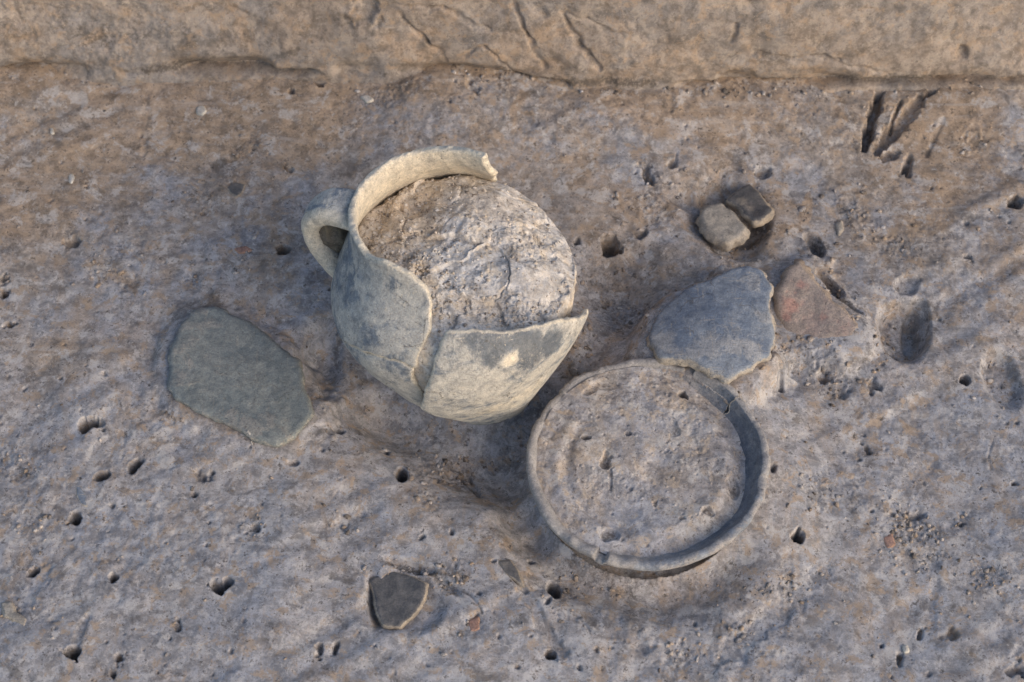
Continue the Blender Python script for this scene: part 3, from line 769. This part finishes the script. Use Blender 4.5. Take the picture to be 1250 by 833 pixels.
# ------------------------------------------------------------------ earth inside the jug
nr_, na_ = 190, 620
rho = np.linspace(0, 1, nr_)**0.8; phi = np.linspace(0, 2*math.pi, na_, endpoint=False)
RH, PH = np.meshgrid(rho, phi, indexing='ij')
zs_up = np.linspace(0.022, 0.100, 200); rs_up = jr(zs_up)-0.0032      # inner shoulder
rmax = 0.0974
rad = RH*rmax
xl, yl = rad*np.cos(PH), rad*np.sin(PH)
# gently sloping top, lower towards the open side
front = xl*math.cos(R(-28))+yl*math.sin(R(-28))
sp_ = lambda v, k: k*np.log1p(np.exp(np.clip(v/k, -30, 30)))
top = 0.0715-0.36*sp_(front-0.012, 0.010)-0.04*front+0.0045*f2(xl, yl, 0.05, 3, 12)
flank = xl*math.cos(R(34))+yl*math.sin(R(34))
top = top-0.72*sp_(flank-0.054, 0.006)
sh = np.interp(-rad, -rs_up, zs_up)+0.0005
def smin(a, b, k):
    h = np.clip(0.5+0.5*(b-a)/k, 0, 1)
    return b*(1-h)+a*h-k*h*(1-h)
zf = np.maximum(smin(top, sh, 0.010), 0.0215+0.05*(rmax-rad))
LP = np.stack([xl, yl, zf], -1)
pitm = np.zeros_like(zf)
def fpt(px, py, it=6):                                    # photo point on the fill surface
    WPl = JC+LP.reshape(-1, 3)@JM.T
    s = proj(WPl); i = np.argmin((s[:, 0]-px)**2+(s[:, 1]-py)**2)
    return LP.reshape(-1, 3)[i]
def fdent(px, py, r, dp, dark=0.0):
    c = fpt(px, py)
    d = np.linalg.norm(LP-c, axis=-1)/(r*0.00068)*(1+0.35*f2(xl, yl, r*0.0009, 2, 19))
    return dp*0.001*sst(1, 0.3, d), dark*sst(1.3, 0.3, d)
dz = 0
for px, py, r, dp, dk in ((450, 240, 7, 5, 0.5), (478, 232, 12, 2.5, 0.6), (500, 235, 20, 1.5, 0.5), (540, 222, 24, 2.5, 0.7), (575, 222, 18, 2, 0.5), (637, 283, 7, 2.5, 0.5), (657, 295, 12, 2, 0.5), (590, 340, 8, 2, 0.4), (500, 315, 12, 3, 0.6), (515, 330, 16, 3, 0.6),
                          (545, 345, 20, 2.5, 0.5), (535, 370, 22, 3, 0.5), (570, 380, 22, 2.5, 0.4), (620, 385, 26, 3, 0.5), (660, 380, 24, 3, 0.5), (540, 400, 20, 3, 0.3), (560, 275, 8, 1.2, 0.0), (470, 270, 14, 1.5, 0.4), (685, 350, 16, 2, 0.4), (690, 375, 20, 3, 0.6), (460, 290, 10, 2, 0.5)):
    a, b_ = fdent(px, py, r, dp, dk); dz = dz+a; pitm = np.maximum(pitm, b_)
rg = f2(xl, yl, 0.05, 3, 44)
bk = np.random.default_rng(4); nb_ = 26
wxl = xl+0.004*f2(xl, yl, 0.015, 3, 71); wyl = yl+0.004*f2(xl, yl, 0.015, 3, 73)
bc_ = (bk.random((nb_, 2))-0.5)*0.2
dd = np.stack([np.hypot(wxl-c[0], wyl-c[1]) for c in bc_]); ci = dd.argmin(0); ds = np.sort(dd, 0)
gx_, gy_, h0_ = (bk.random(nb_)-0.5)*0.24, (bk.random(nb_)-0.5)*0.24, (bk.random(nb_)-0.5)*0.0030
blocks = h0_[ci]+gx_[ci]*(wxl-bc_[ci, 0])+gy_[ci]*(wyl-bc_[ci, 1])
joint = np.exp(-((ds[1]-ds[0])/0.0016)**2)*sst(-0.1, 0.5, f2(xl, yl, 0.03, 2, 75))
blocks = blocks*sst(0.0, 0.0020, ds[1]-ds[0])-0.0012*joint
rough_k = 0.35+0.65*sst(-0.1, 0.5, f2(xl, yl, 0.04, 3, 46))+1.0*np.clip(pitm*1.6, 0, 1)
disp = -dz+blocks+rough_k*(0.0011*f2(xl, yl, 0.006, 3, 51, 0.65)+0.0010*np.abs(f2(xl, yl, 0.004, 2, 57)))+0.0016*f2(xl, yl, 0.022, 3, 59)
# crease running down the fill
A, B = fpt(566, 272), fpt(536, 308)
ab_ = (B-A)[:2]; t = np.clip((np.stack([xl, yl], -1)-A[:2])@ab_/(ab_@ab_), 0, 1)
dc = np.linalg.norm(np.stack([xl, yl], -1)-A[:2]-t[..., None]*ab_, axis=-1)
disp += 0.0016*np.exp(-((dc-0.004)/0.004)**2)-0.0012*np.exp(-((dc+0.000)/0.0022)**2)
LP[..., 2] += disp
FMk = np.zeros(LP.shape[:2]+(4,))
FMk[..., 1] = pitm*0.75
FMk[..., 0] = 0.35*sst(0.0, 0.7, f2(xl, yl, 0.05, 3, 63))+0.35*sst(0.02, -0.03, front)
FMk[..., 2] = 0.4*sst(0.0, 0.06, front)
FMk[..., 3] = 0.55*sst(-0.3, 0.4, f2(xl, yl, 0.06, 3, 65))*sst(-0.01, 0.05, front)
skv = []; skm = []
for k, zz_ in enumerate(np.linspace(0.018, -0.092, 38)):
    n_ = 0.0011*f2(phi*0.1, phi*0+zz_, 0.006, 3, 5)+0.0008*np.abs(f2(phi*0.1, phi*0+zz_, 0.003, 2, 6))
    rw = float(jr(zz_))-0.0032+n_
    skv.append(np.stack([rw*np.cos(phi), rw*np.sin(phi), np.full_like(phi, zz_)], -1)); skm.append(FMk[-1]*0+np.array([0.55, 0.15, 0.1, 0.2]))
GT_, GZ_ = jug_tz(527, 432)
gapk = lambda x, y, z: np.exp(-((((np.arctan2(y, x) % (2*math.pi))-GT_-1.2*(z-GZ_))/R(10))**2))*sst(0.070, 0.080, np.hypot(x, y))
for A_ in [LP]+skv:
    kk = 1+0.0050*gapk(A_[..., 0], A_[..., 1], A_[..., 2])/np.maximum(np.hypot(A_[..., 0], A_[..., 1]), 0.03)
    A_[..., 0] *= kk; A_[..., 1] *= kk
AL = np.concatenate([LP]+[s[None] for s in skv]); AM = np.concatenate([FMk]+[s[None] for s in skm])
FV = JC+AL.reshape(-1, 3)@JM.T
fill = mesh_np('soil_fill', FV, gridfaces(AL.shape[0], na_, wrap=True), M_FILL, None, AM.reshape(-1, 4), True, JC)
tag(fill, 'packed gritty pale earth bulging out of the broken jug', 'soil')

# earth lodged in the handle loop, its shade put into the dark colour
ph_, th_ = np.meshgrid(np.linspace(0, 2*math.pi, 60, endpoint=False), np.linspace(0.02, math.pi-0.02, 36))
c_l = np.array([0.0940*e1[0], 0.0940*e1[1], 0.086])
S_ = np.stack([np.sin(th_)*np.cos(ph_), np.sin(th_)*np.sin(ph_), np.cos(th_)], -1)
PL = S_*(1+0.10*f3(S_*0.02, 0.008, 3, 6))[..., None]
PLw = c_l+PL[..., :1]*0.0150*np.append(e1, 0)+PL[..., 1:2]*0.0125*np.append(e2, 0)+PL[..., 2:]*np.array([0, 0, 0.026])+np.append(e2, 0)*-0.0
PLw = PLw+(S_*(0.0012*f3(PLw, 0.005, 2, 8))[..., None])
plug = mesh_np('soil_clod', JC+PLw.reshape(-1, 3)@JM.T, gridfaces(36, 60, wrap=True), M_PLUG, None, None, True, JC+c_l@JM.T)
tag(plug, 'shade-darkened earth lodged inside the loop of the jug handle', 'soil')

# ------------------------------------------------------------------ bowl
bowl = empty('clay_bowl', np.array([BC[0], BC[1], -0.02]))
tag(bowl, 'shallow round slate-grey clay bowl sunk in the soil, filled with earth', 'bowl')
# cross-section of the wall: (radius offset, height) from outer foot over the lip to the inner foot
SEC = np.array([(-0.036, -0.046), (-0.022, -0.036), (-0.010, -0.022), (-0.004, -0.012), (-0.0005, -0.005), (0.0, -0.0015), (-0.0016, 0.0008), (-0.0044, 0.0012), (-0.0072, 0.0002), (-0.0092, -0.0026), (-0.0120, -0.0070), (-0.0175, -0.0125), (-0.0230, -0.0180), (-0.031, -0.025), (-0.044, -0.033)])
def secdense(n=64):
    d = np.concatenate([[0], np.cumsum(np.linalg.norm(np.diff(SEC, axis=0), axis=1))])
    t = np.linspace(0, 1, n); tt2 = d[-1]*(0.5*t+0.5*(0.5+0.5*np.sign(t-0.5)*np.abs(2*t-1)**1.5))
    return np.stack([np.interp(tt2, d, SEC[:, 0]), np.interp(tt2, d, SEC[:, 1])], -1)
SD = secdense()
for _ in range(1):
    SD[1:-1] = 0.25*SD[:-2]+0.5*SD[1:-1]+0.25*SD[2:]
def bang(px, py):
    p = G(px, py, BZ)
    return math.atan2(p[1]-BC[1], p[0]-BC[0])
def bowl_arc(name, a0, a1, n, dxy=(0, 0), dz=0.0, seed=0):
    A = np.linspace(a0, a1, n)
    AA, K = np.meshgrid(A, np.arange(len(SD)))
    off, z = SD[K, 0], SD[K, 1]
    rad = BR*(1+0.010*np.sin(2*AA+0.8)+0.009*np.sin(3*AA+2.0)+0.005*np.sin(5*AA+1))+off*(1+0.16*f2(np.cos(AA)*0.1, np.sin(AA)*0.1, 0.05, 3, 17))
    lipk = sst(-0.012, -0.001, z)
    zz = BZ+z+lipk*(0.0014*np.sin(2*AA+1)+0.0022*f2(AA*0.1, AA*0, 0.03, 3, 3))
    for px, py, wd, dp in ((742, 663, 0.055, 0.0060), (845, 446, 0.05, 0.004), (700, 448, 0.25, 0.003), (655, 500, 0.10, 0.002), (915, 620, 0.08, 0.0015)):
        d = (AA-bang(px, py)+math.pi) % (2*math.pi)-math.pi
        zz -= lipk*dp*sst(1.0, 0.5, np.abs(d)/wd*(1+0.25*f2(AA*0.1, z, 0.006, 2, 7)))
    nk = f2(np.cos(AA)*0.1, np.sin(AA)*0.1, 0.034, 4, 27, 0.6)
    zz -= lipk*0.0022*sst(0.35, 0.8, nk); rad = rad-lipk*0.0012*sst(0.3, 0.9, nk)+lipk*0.0009*f2(np.cos(AA)*0.1, np.sin(AA)*0.1, 0.03, 3, 29)
    P = np.stack([BC[0]+dxy[0]+rad*np.cos(AA), BC[1]+dxy[1]+rad*np.sin(AA), zz+dz], -1)
    nz = 0.0011*f3(P, 0.024, 3, 2)+0.0004*f3(P, 0.006, 3, 9)
    P[..., 2] += nz; P[..., 0] += nz*np.cos(AA); P[..., 1] += nz*np.sin(AA)
    # ragged ends
    e = np.minimum(np.arange(n), n-1-np.arange(n))
    jg = (0.0016*f2(SD[:, 0]*2, SD[:, 1]*2, 0.01, 2, seed))[:, None]*np.where(np.arange(n)[None, :] < n/2, 1, -1)*(e[None, :] < 3)
    P[..., 0] += -np.sin(AA)*jg; P[..., 1] += np.cos(AA)*jg
    M = np.zeros(AA.shape+(4,))
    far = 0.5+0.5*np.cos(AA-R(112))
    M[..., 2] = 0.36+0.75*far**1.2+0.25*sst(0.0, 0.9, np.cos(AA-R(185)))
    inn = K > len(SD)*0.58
    M[..., 1] = np.where(inn, 0.65*sst(-0.1, 0.8, np.cos(AA-R(-12))), 0.1)  # bare inner right wall, with its shade painted in darker
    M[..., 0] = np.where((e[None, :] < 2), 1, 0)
    M[..., 3] = 0.55*(~inn)*sst(-0.006, -0.02, z)
    Vv = P.reshape(-1, 3); F = list(gridfaces(*AA.shape))
    # close the ends and the underside edge
    ns = len(SD)
    idx = np.arange(ns*n).reshape(ns, n)
    F = np.array(F)
    ends = []
    h2 = ns//2
    for c in (0, n-1):
        for k in range(h2-1):
            qd = [idx[k, c], idx[k+1, c], idx[ns-2-k, c], idx[ns-1-k, c]]
            ends.append(qd if c else qd[::-1])
    F = np.concatenate([F, np.array(ends)])
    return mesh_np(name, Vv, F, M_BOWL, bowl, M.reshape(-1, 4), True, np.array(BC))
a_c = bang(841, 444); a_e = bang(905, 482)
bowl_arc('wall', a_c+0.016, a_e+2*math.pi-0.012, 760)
rs_ = bowl_arc('rim_sherd', a_e+0.004, a_c-0.022, 110, (0.0012, 0.0010), 0.0012, 5)
rs_['label'] = 'short cracked-off piece of the bowl rim under the blue-grey sherd'

# earth in the bowl
rho = np.linspace(0, 1, 210)**0.75; phi = np.linspace(0, 2*math.pi, 620, endpoint=False)
RH, PH = np.meshgrid(rho, phi, indexing='ij')
fr = 0.0905
bx, by = RH*fr*np.cos(PH), RH*fr*np.sin(PH)
rr_ = np.hypot(bx, by); an = PH
hi_left = 0.5+0.5*np.cos(an-R(165))                      # earth reaches the lip on the far left, sinks at the right
zb = -0.0058+0.0042*hi_left+0.0014*f2(bx, by, 0.06, 3, 31)
low = sst(0.30, 0.90, 0.5+0.5*np.cos(an-R(-14)))
zb -= 0.0085*low*sst(0.062, 0.080, rr_)
zb += 0.0016*np.exp(-((rr_-0.0735+0.003*np.sin(3*an))/0.005)**2)*sst(0.1, 0.8, np.cos(an-R(205)))
zb -= 0.0014*np.exp(-((rr_-0.0650+0.003*np.sin(3*an))/0.004)**2)*sst(0.2, 0.8, np.cos(an-R(200)))
zb += 0.0030*np.exp(-((rr_-0.064)/0.011)**2)*sst(0.75, 0.97, np.cos(an-R(-68)))
BP = np.stack([BC[0]+bx, BC[1]+by, BZ+zb], -1)
BM = np.zeros(BP.shape[:2]+(4,))
BM[..., 2] = 0.30+0.3*sst(0.0, 0.6, f2(bx, by, 0.05, 3, 33))
BM[..., 3] = 0.50*sst(0.1, 0.7, f2(bx, by, 0.045, 3, 35))
BM[..., 0] = 0.30*sst(0.2, 0.8, f2(bx, by, 0.05, 3, 37))
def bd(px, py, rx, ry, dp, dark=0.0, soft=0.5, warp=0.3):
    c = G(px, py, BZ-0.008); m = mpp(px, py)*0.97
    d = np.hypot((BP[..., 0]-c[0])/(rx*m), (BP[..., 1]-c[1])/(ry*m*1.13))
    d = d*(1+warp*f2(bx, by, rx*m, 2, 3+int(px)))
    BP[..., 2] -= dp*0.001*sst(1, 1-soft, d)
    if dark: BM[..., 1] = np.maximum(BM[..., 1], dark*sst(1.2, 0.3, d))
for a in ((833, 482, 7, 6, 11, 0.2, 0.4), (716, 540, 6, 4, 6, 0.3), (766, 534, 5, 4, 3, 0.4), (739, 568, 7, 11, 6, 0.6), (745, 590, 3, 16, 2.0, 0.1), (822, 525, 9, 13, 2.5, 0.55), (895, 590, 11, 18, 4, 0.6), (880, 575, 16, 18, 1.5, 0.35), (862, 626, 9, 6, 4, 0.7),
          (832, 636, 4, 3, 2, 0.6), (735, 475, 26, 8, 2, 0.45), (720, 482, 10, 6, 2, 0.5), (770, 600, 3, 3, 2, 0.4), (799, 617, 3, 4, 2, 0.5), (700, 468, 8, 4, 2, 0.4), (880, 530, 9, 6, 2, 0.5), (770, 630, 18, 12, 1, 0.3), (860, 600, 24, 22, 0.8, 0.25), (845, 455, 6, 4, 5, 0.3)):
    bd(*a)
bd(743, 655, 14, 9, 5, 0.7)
rb = 0.35+0.65*sst(0.0, 0.6, f2(bx, by, 0.035, 3, 41))
BP[..., 2] += rb*(0.0006*f2(bx, by, 0.005, 3, 43, 0.6)+0.0007*f2(bx, by, 0.014, 2, 45))
r3 = random.Random(11)
for i in range(150):
    a, q = r3.uniform(0, 6.28), fr*0.93*math.sqrt(r3.random())
    s = r3.uniform(0.0008, 0.0022)
    d = np.hypot(bx-q*math.cos(a), by-q*math.sin(a))/s
    BP[..., 2] += (r3.choice((-1, -1, 1))*s*0.55)*sst(1, 0.2, d)
bfill = mesh_np('soil_fill', BP.reshape(-1, 3), gridfaces(*RH.shape, wrap=True), M_BOWLFILL, None, BM.reshape(-1, 4), True, np.array(BC))
tag(bfill, 'smooth grey-brown earth filling the round bowl up to its rim', 'soil')

# ------------------------------------------------------------------ loose sherds and stones
def flat_sherd(name, pts, z, thick, mat, label, cat, sx=0, sy=0, curve=0.0, cdir=0.0, jag=0.0012, seed=1, maskf=None, edge=0.003, rough=0.0006, group=None, h=0.0022):
    g = np.array([G(px, py, z)[:2] for px, py in pts]); c = g.mean(0)
    cd, sdn = math.cos(R(cdir)), math.sin(R(cdir))
    def mp(u, v, w):
        a = u*cd+v*sdn
        zc = z+u*sx+v*sy-curve*a*a
        nx = -(sx-2*curve*a*cd); ny = -(sy-2*curve*a*sdn)
        n = np.sqrt(1+nx*nx+ny*ny)
        w2 = w-thick*0.5
        return np.stack([c[0]+u+w2*nx/n, c[1]+v+w2*ny/n, zc+w2/n], -1)
    lo = np.array([c[0], c[1], z-thick])
    o = shell(name, g-c, mp, thick, h, mat, None, jag, seed, edge, maskf, lo, None, rough)
    return tag(o, label, cat, group)
def m_left(V, M, top):
    M[:, 2] = 0.0
    for px, py, rr, am in ((300, 520, 0.03, 0.5), (230, 400, 0.03, 0.35), (225, 450, 0.02, 0.4)):
        c = G(px, py, ZL); M[:, 2] = np.maximum(M[:, 2], am*np.exp(-((V-c)**2).sum(1)/rr**2))
    M[:, 0] *= 0.55
    return M
flat_sherd('pottery_sherd', P_LEFT, ZL, 0.008, M_GREEN, 'large flat green-grey sherd lying left of the jug', 'sherd', -0.02, 0.03, 0.35, 20, 0.0011, 11, m_left)
def m_blue(V, M, top):
    for px, py, rr, am in ((850, 372, 0.040, 0.42), (900, 358, 0.030, 0.40), (925, 412, 0.008, 0.6)):
        c = G(px, py, ZB); M[:, 1] = np.maximum(M[:, 1], am*np.exp(-((V-c)**2).sum(1)/rr**2*(1+0.6*f3(V, rr*0.7, 3, 2))))
    for px, py, rr, am in ((812, 410, 0.016, 0.8), (860, 425, 0.02, 0.6), (905, 420, 0.02, 0.6), (925, 345, 0.012, 0.5), (935, 385, 0.01, 0.7)):
        c = G(px, py, ZB); M[:, 2] = np.maximum(M[:, 2], am*np.exp(-((V-c)**2).sum(1)/rr**2))
    M[:, 0] *= 0.8
    return M
flat_sherd('pottery_sherd', P_BLUE, ZB, 0.013, M_BLUE, 'curved blue-grey sherd standing over the bowl rim', 'sherd', 0.06, 0.02, 3.4, -30, 0.0015, 13, m_blue)
def m_pink(V, M, top):
    for px, py, rr, am in ((965, 370, 0.010, 0.8), (978, 350, 0.007, 0.7), (960, 385, 0.008, 0.8), (1005, 385, 0.008, 0.6)):
        c = G(px, py, ZP); M[:, 1] = np.maximum(M[:, 1], am*np.exp(-((V-c)**2).sum(1)/rr**2*(1+0.6*f3(V, rr*0.7, 3, 2))))
    M[:, 2] = 0.4
    return M
flat_sherd('daub_lump', P_PINK, ZP, 0.020, M_PINK, 'flat pinkish burnt clay lump right of the blue-grey sherd', 'burnt clay', 0.05, 0.15, 1.0, 45, 0.0016, 17, m_pink, 0.007, 0.0012)
flat_sherd('stone', P_SQ, ZQ, 0.016, M_STONE, 'rounded squarish buff stone beside a small dark sherd', 'stone', 0.0, -0.05, 0.8, 40, 0.0012, 19, None, 0.0035, 0.0012)
def m_sm(V, M, top):
    for px, py, rr, am in ((905, 245, 0.007, 0.8), (915, 255, 0.006, 0.6)):
        c = G(px, py, ZM); M[:, 3] = np.maximum(M[:, 3], am*np.exp(-((V-c)**2).sum(1)/rr**2))
    c = G(925, 262, ZM); M[:, 1] = np.exp(-((V-c)**2).sum(1)/0.008**2)
    return M
flat_sherd('pottery_sherd', P_SM, ZM, 0.010, M_DARK, 'small dark sherd with pale crust above the squarish stone', 'sherd', 0.1, -0.15, 3.0, 20, 0.0014, 23, m_sm, 0.003, 0.0014)
flat_sherd('pottery_sherd', P_TRI, ZT, 0.006, M_DARK, 'small dark triangular sherd in a scoop below the jug', 'sherd', 0.12, -0.05, -2.5, 20, 0.0007, 29, None, 0.0016, 0.0004, None, 0.0016)

def small(pts, z, thick, mat, name, label, cat, seed, sx=0.0, sy=0.0):
    g = np.array([G(px, py, 0)[:2] for px, py in pts]).mean(0)
    zz_ = float(hz(*g))+z
    flat_sherd(name, pts, zz_, thick, mat, label, cat, sx, sy, 0, 0, 0.0005, seed, None, 0.0015, 0.0005, None, 0.0012)
small([(607, 684), (622, 682), (632, 694), (640, 716), (626, 705), (614, 698)], 0.0025, 0.005, M_DARK, 'pottery_sherd', 'tiny pointed dark blue sherd between triangular sherd and bowl', 'sherd', 31)
small([(277, 228), (287, 222), (299, 225), (296, 235), (288, 240), (281, 235)], 0.002, 0.005, M_DARK, 'pottery_sherd', 'tiny dark chip on the soil upper left of the handle', 'sherd', 33)
small([(92, 594), (99, 593), (106, 603), (106, 618), (99, 616), (94, 606)], 0.001, 0.004, M_BLUE, 'pottery_sherd', 'tiny pale blue chip near the small holes at left', 'sherd', 35)
small([(84, 213), (88, 211), (91, 216), (88, 224), (84, 221)], 0.002, 0.004, M_WHITE, 'pebble', 'tiny pale pebble at upper left above dark holes', 'pebble', 37)
small([(239, 130), (248, 128), (253, 134), (246, 140), (239, 137)], 0.002, 0.004, M_WHITE, 'pebble', 'small pale pebble below the trench side at left', 'pebble', 39)
small([(61, 156), (65, 156), (66, 163), (62, 163)], 0.002, 0.003, M_WHITE, 'pebble', 'tiny white grit grain at far upper left', 'pebble', 41)
small([(440, 117), (450, 115), (456, 121), (448, 125)], 0.002, 0.004, M_WHITE, 'pebble', 'pale pebble on the soil behind the jug rim', 'pebble', 43)
small([(0, 735), (14, 733), (18, 745), (32, 755), (30, 765), (18, 757), (4, 752)], 0.004, 0.008, M_STONE, 'stone', 'crusty buff lump at the lower left edge', 'stone', 45)
small([(570, 757), (584, 752), (586, 768), (574, 772)], 0.0015, 0.004, M_RED, 'daub_crumb', 'small reddish crumb right of the triangular sherd', 'burnt clay', 47)
small([(1077, 655), (1090, 650), (1094, 664), (1084, 670)], 0.0015, 0.005, M_RED, 'daub_crumb', 'dull reddish crumb in dark grit at lower right', 'burnt clay', 49)
small([(285, 303), (300, 300), (308, 306), (292, 310)], 0.001, 0.003, M_RED, 'daub_crumb', 'small reddish fleck left of the jug handle', 'burnt clay', 51)
small([(1020, 272), (1027, 268), (1030, 280), (1024, 286)], 0.0025, 0.005, M_STONE, 'pebble', 'narrow buff pebble right of the squarish stone', 'pebble', 53)
small([(1102, 788), (1108, 786), (1110, 794), (1104, 796)], 0.003, 0.004, M_WHITE, 'pebble', 'tiny pale pebble near the bottom right', 'pebble', 55)
# pale rootlet at the tip of the left sherd
rp = [G(303, 527, 0.012), G(306, 532, 0.010), G(309, 535, 0.007), G(307, 540, 0.004), G(309, 545, 0.003)]
ring = []
for i, p in enumerate(rp):
    for k in range(6):
        a = k*math.pi/3; r_ = 0.0009*(1.2-0.2*i)
        ring.append(p+np.array([math.cos(a)*r_, math.sin(a)*r_*0.6, math.sin(a)*r_*0.6]))
tag(mesh_np('rootlet', np.array(ring), gridfaces(5, 6, wrap=True), M_WHITE, None, None, True, rp[2]), 'tiny pale rootlet at the near tip of the flat left sherd', 'root')

# ------------------------------------------------------------------ loose crumbs of earth
ico_v = []; t_ = (1+5**0.5)/2
for a, b_ in ((-1, t_), (1, t_), (-1, -t_), (1, -t_)):
    ico_v.append((a, b_, 0))
for a, b_ in ((-1, t_), (1, t_), (-1, -t_), (1, -t_)):
    ico_v.append((0, a, b_))
for a, b_ in ((t_, -1), (t_, 1), (-t_, -1), (-t_, 1)):
    ico_v.append((a, 0, b_))
ico_v = np.array(ico_v)/np.linalg.norm(ico_v[0])
ico_f = np.array([(0, 11, 5), (0, 5, 1), (0, 1, 7), (0, 7, 10), (0, 10, 11), (1, 5, 9), (5, 11, 4), (11, 10, 2), (10, 7, 6), (7, 1, 8), (3, 9, 4), (3, 4, 2), (3, 2, 6), (3, 6, 8), (3, 8, 9), (4, 9, 5), (2, 4, 11), (6, 2, 10), (8, 6, 7), (9, 8, 1)])
def crumbs(name, pts, sizes, mat, seed, kindmask=None):
    g = np.random.default_rng(seed); n = len(pts)
    Vv = ico_v[None]*(1+1.0*(g.random((n, 12, 1))-0.5))
    Vv = Vv*np.array([1, 1, 0.75])*(1+0.9*(g.random((n, 1, 3))-0.5))*sizes[:, None, None]
    a = g.random(n)*6.28; c, s = np.cos(a)[:, None], np.sin(a)[:, None]
    Vv = np.stack([Vv[..., 0]*c-Vv[..., 1]*s, Vv[..., 0]*s+Vv[..., 1]*c, Vv[..., 2]], -1)+pts[:, None, :]
    F = (ico_f[None]+12*np.arange(n)[:, None, None]).reshape(-1, 3)
    M = np.zeros((n, 12, 4)); M[:, :, 0] = (g.random(n)*0.8)[:, None]; M[:, :, 1] = ((g.random(n) < 0.22)*0.7)[:, None]; M[:, :, 3] = ((g.random(n) < 0.15)*0.7)[:, None]
    return tag(mesh_np(name, Vv.reshape(-1, 3), F, mat, None, M.reshape(-1, 4), False), kind='stuff')
g = np.random.default_rng(21)
pp = []; ss = []
def cluster(px, py, rx, ry, n, smax):
    x = px+g.normal(size=n)*rx*0.55; y = py+g.normal(size=n)*ry*0.55
    for a, b_ in zip(x, y):
        q = G(a, b_)[:2]
        if np.hypot(q[0]-BC[0], q[1]-BC[1]) < 0.1 or np.hypot(q[0]-JC[0], q[1]-JC[1]) < 0.085: continue
        s = smax*(0.18+0.95*g.random()**4.0)
        pp.append((q[0], q[1], float(hz(q[0], q[1]))+s*0.15)); ss.append(s)
for px in range(20, 1250, 30):
    yb = np.interp(px, [0, 150, 330, 560, 700, 1000, 1250], [106, 100, 95, 106, 118, 118, 109])
    cluster(px, yb+r2.uniform(-3, 6), 30, 9, r2.choice((3, 5, 8, 20)), 0.0024)
for a, b_, rx, ry in ROUGH: cluster(a, b_, rx, ry, int(rx*ry/26)+6, 0.0022)
for a in ((700, 410, 22, 40, 120, 0.003), (905, 265, 70, 60, 130, 0.0026), (930, 450, 36, 30, 80, 0.0016), (770, 380, 40, 50, 70, 0.0024), (730, 690, 60, 20, 120, 0.0024), (880, 715, 90, 22, 90, 0.0014), (500, 692, 45, 9, 60, 0.0022), (545, 715, 30, 10, 45, 0.002), (560, 540, 70, 14, 80, 0.0022), (1020, 430, 60, 50, 120, 0.002), (1010, 360, 20, 36, 60, 0.0024), (1100, 640, 40, 40, 120, 0.002)):
    cluster(*a)
for i in range(900):
    cluster(g.uniform(0, 1250), g.uniform(110, 833), 6, 5, 1, 0.0016)
crumbs('soil_crumbs', np.array(pp), np.array(ss), M_GROUND, 5)
# grit on the jug's earth
idx = g.integers(0, LP.shape[0]*LP.shape[1], 9000)
pl = LP.reshape(-1, 3)[idx]; pk = (pitm.ravel()[idx]*1.0+0.10+0.25*(f2(pl[:, 0], pl[:, 1], 0.03, 2, 91) > 0.15))
keep = (g.random(9000) < pk*0.55) & (np.hypot(pl[:, 0], pl[:, 1]) < 0.101)
pl = pl[keep]
crumbs('soil_grit', JC+(pl+np.array([0, 0, 0.0002]))@JM.T, 0.0005+0.0014*g.random(len(pl))**2.2, M_FILL, 6)
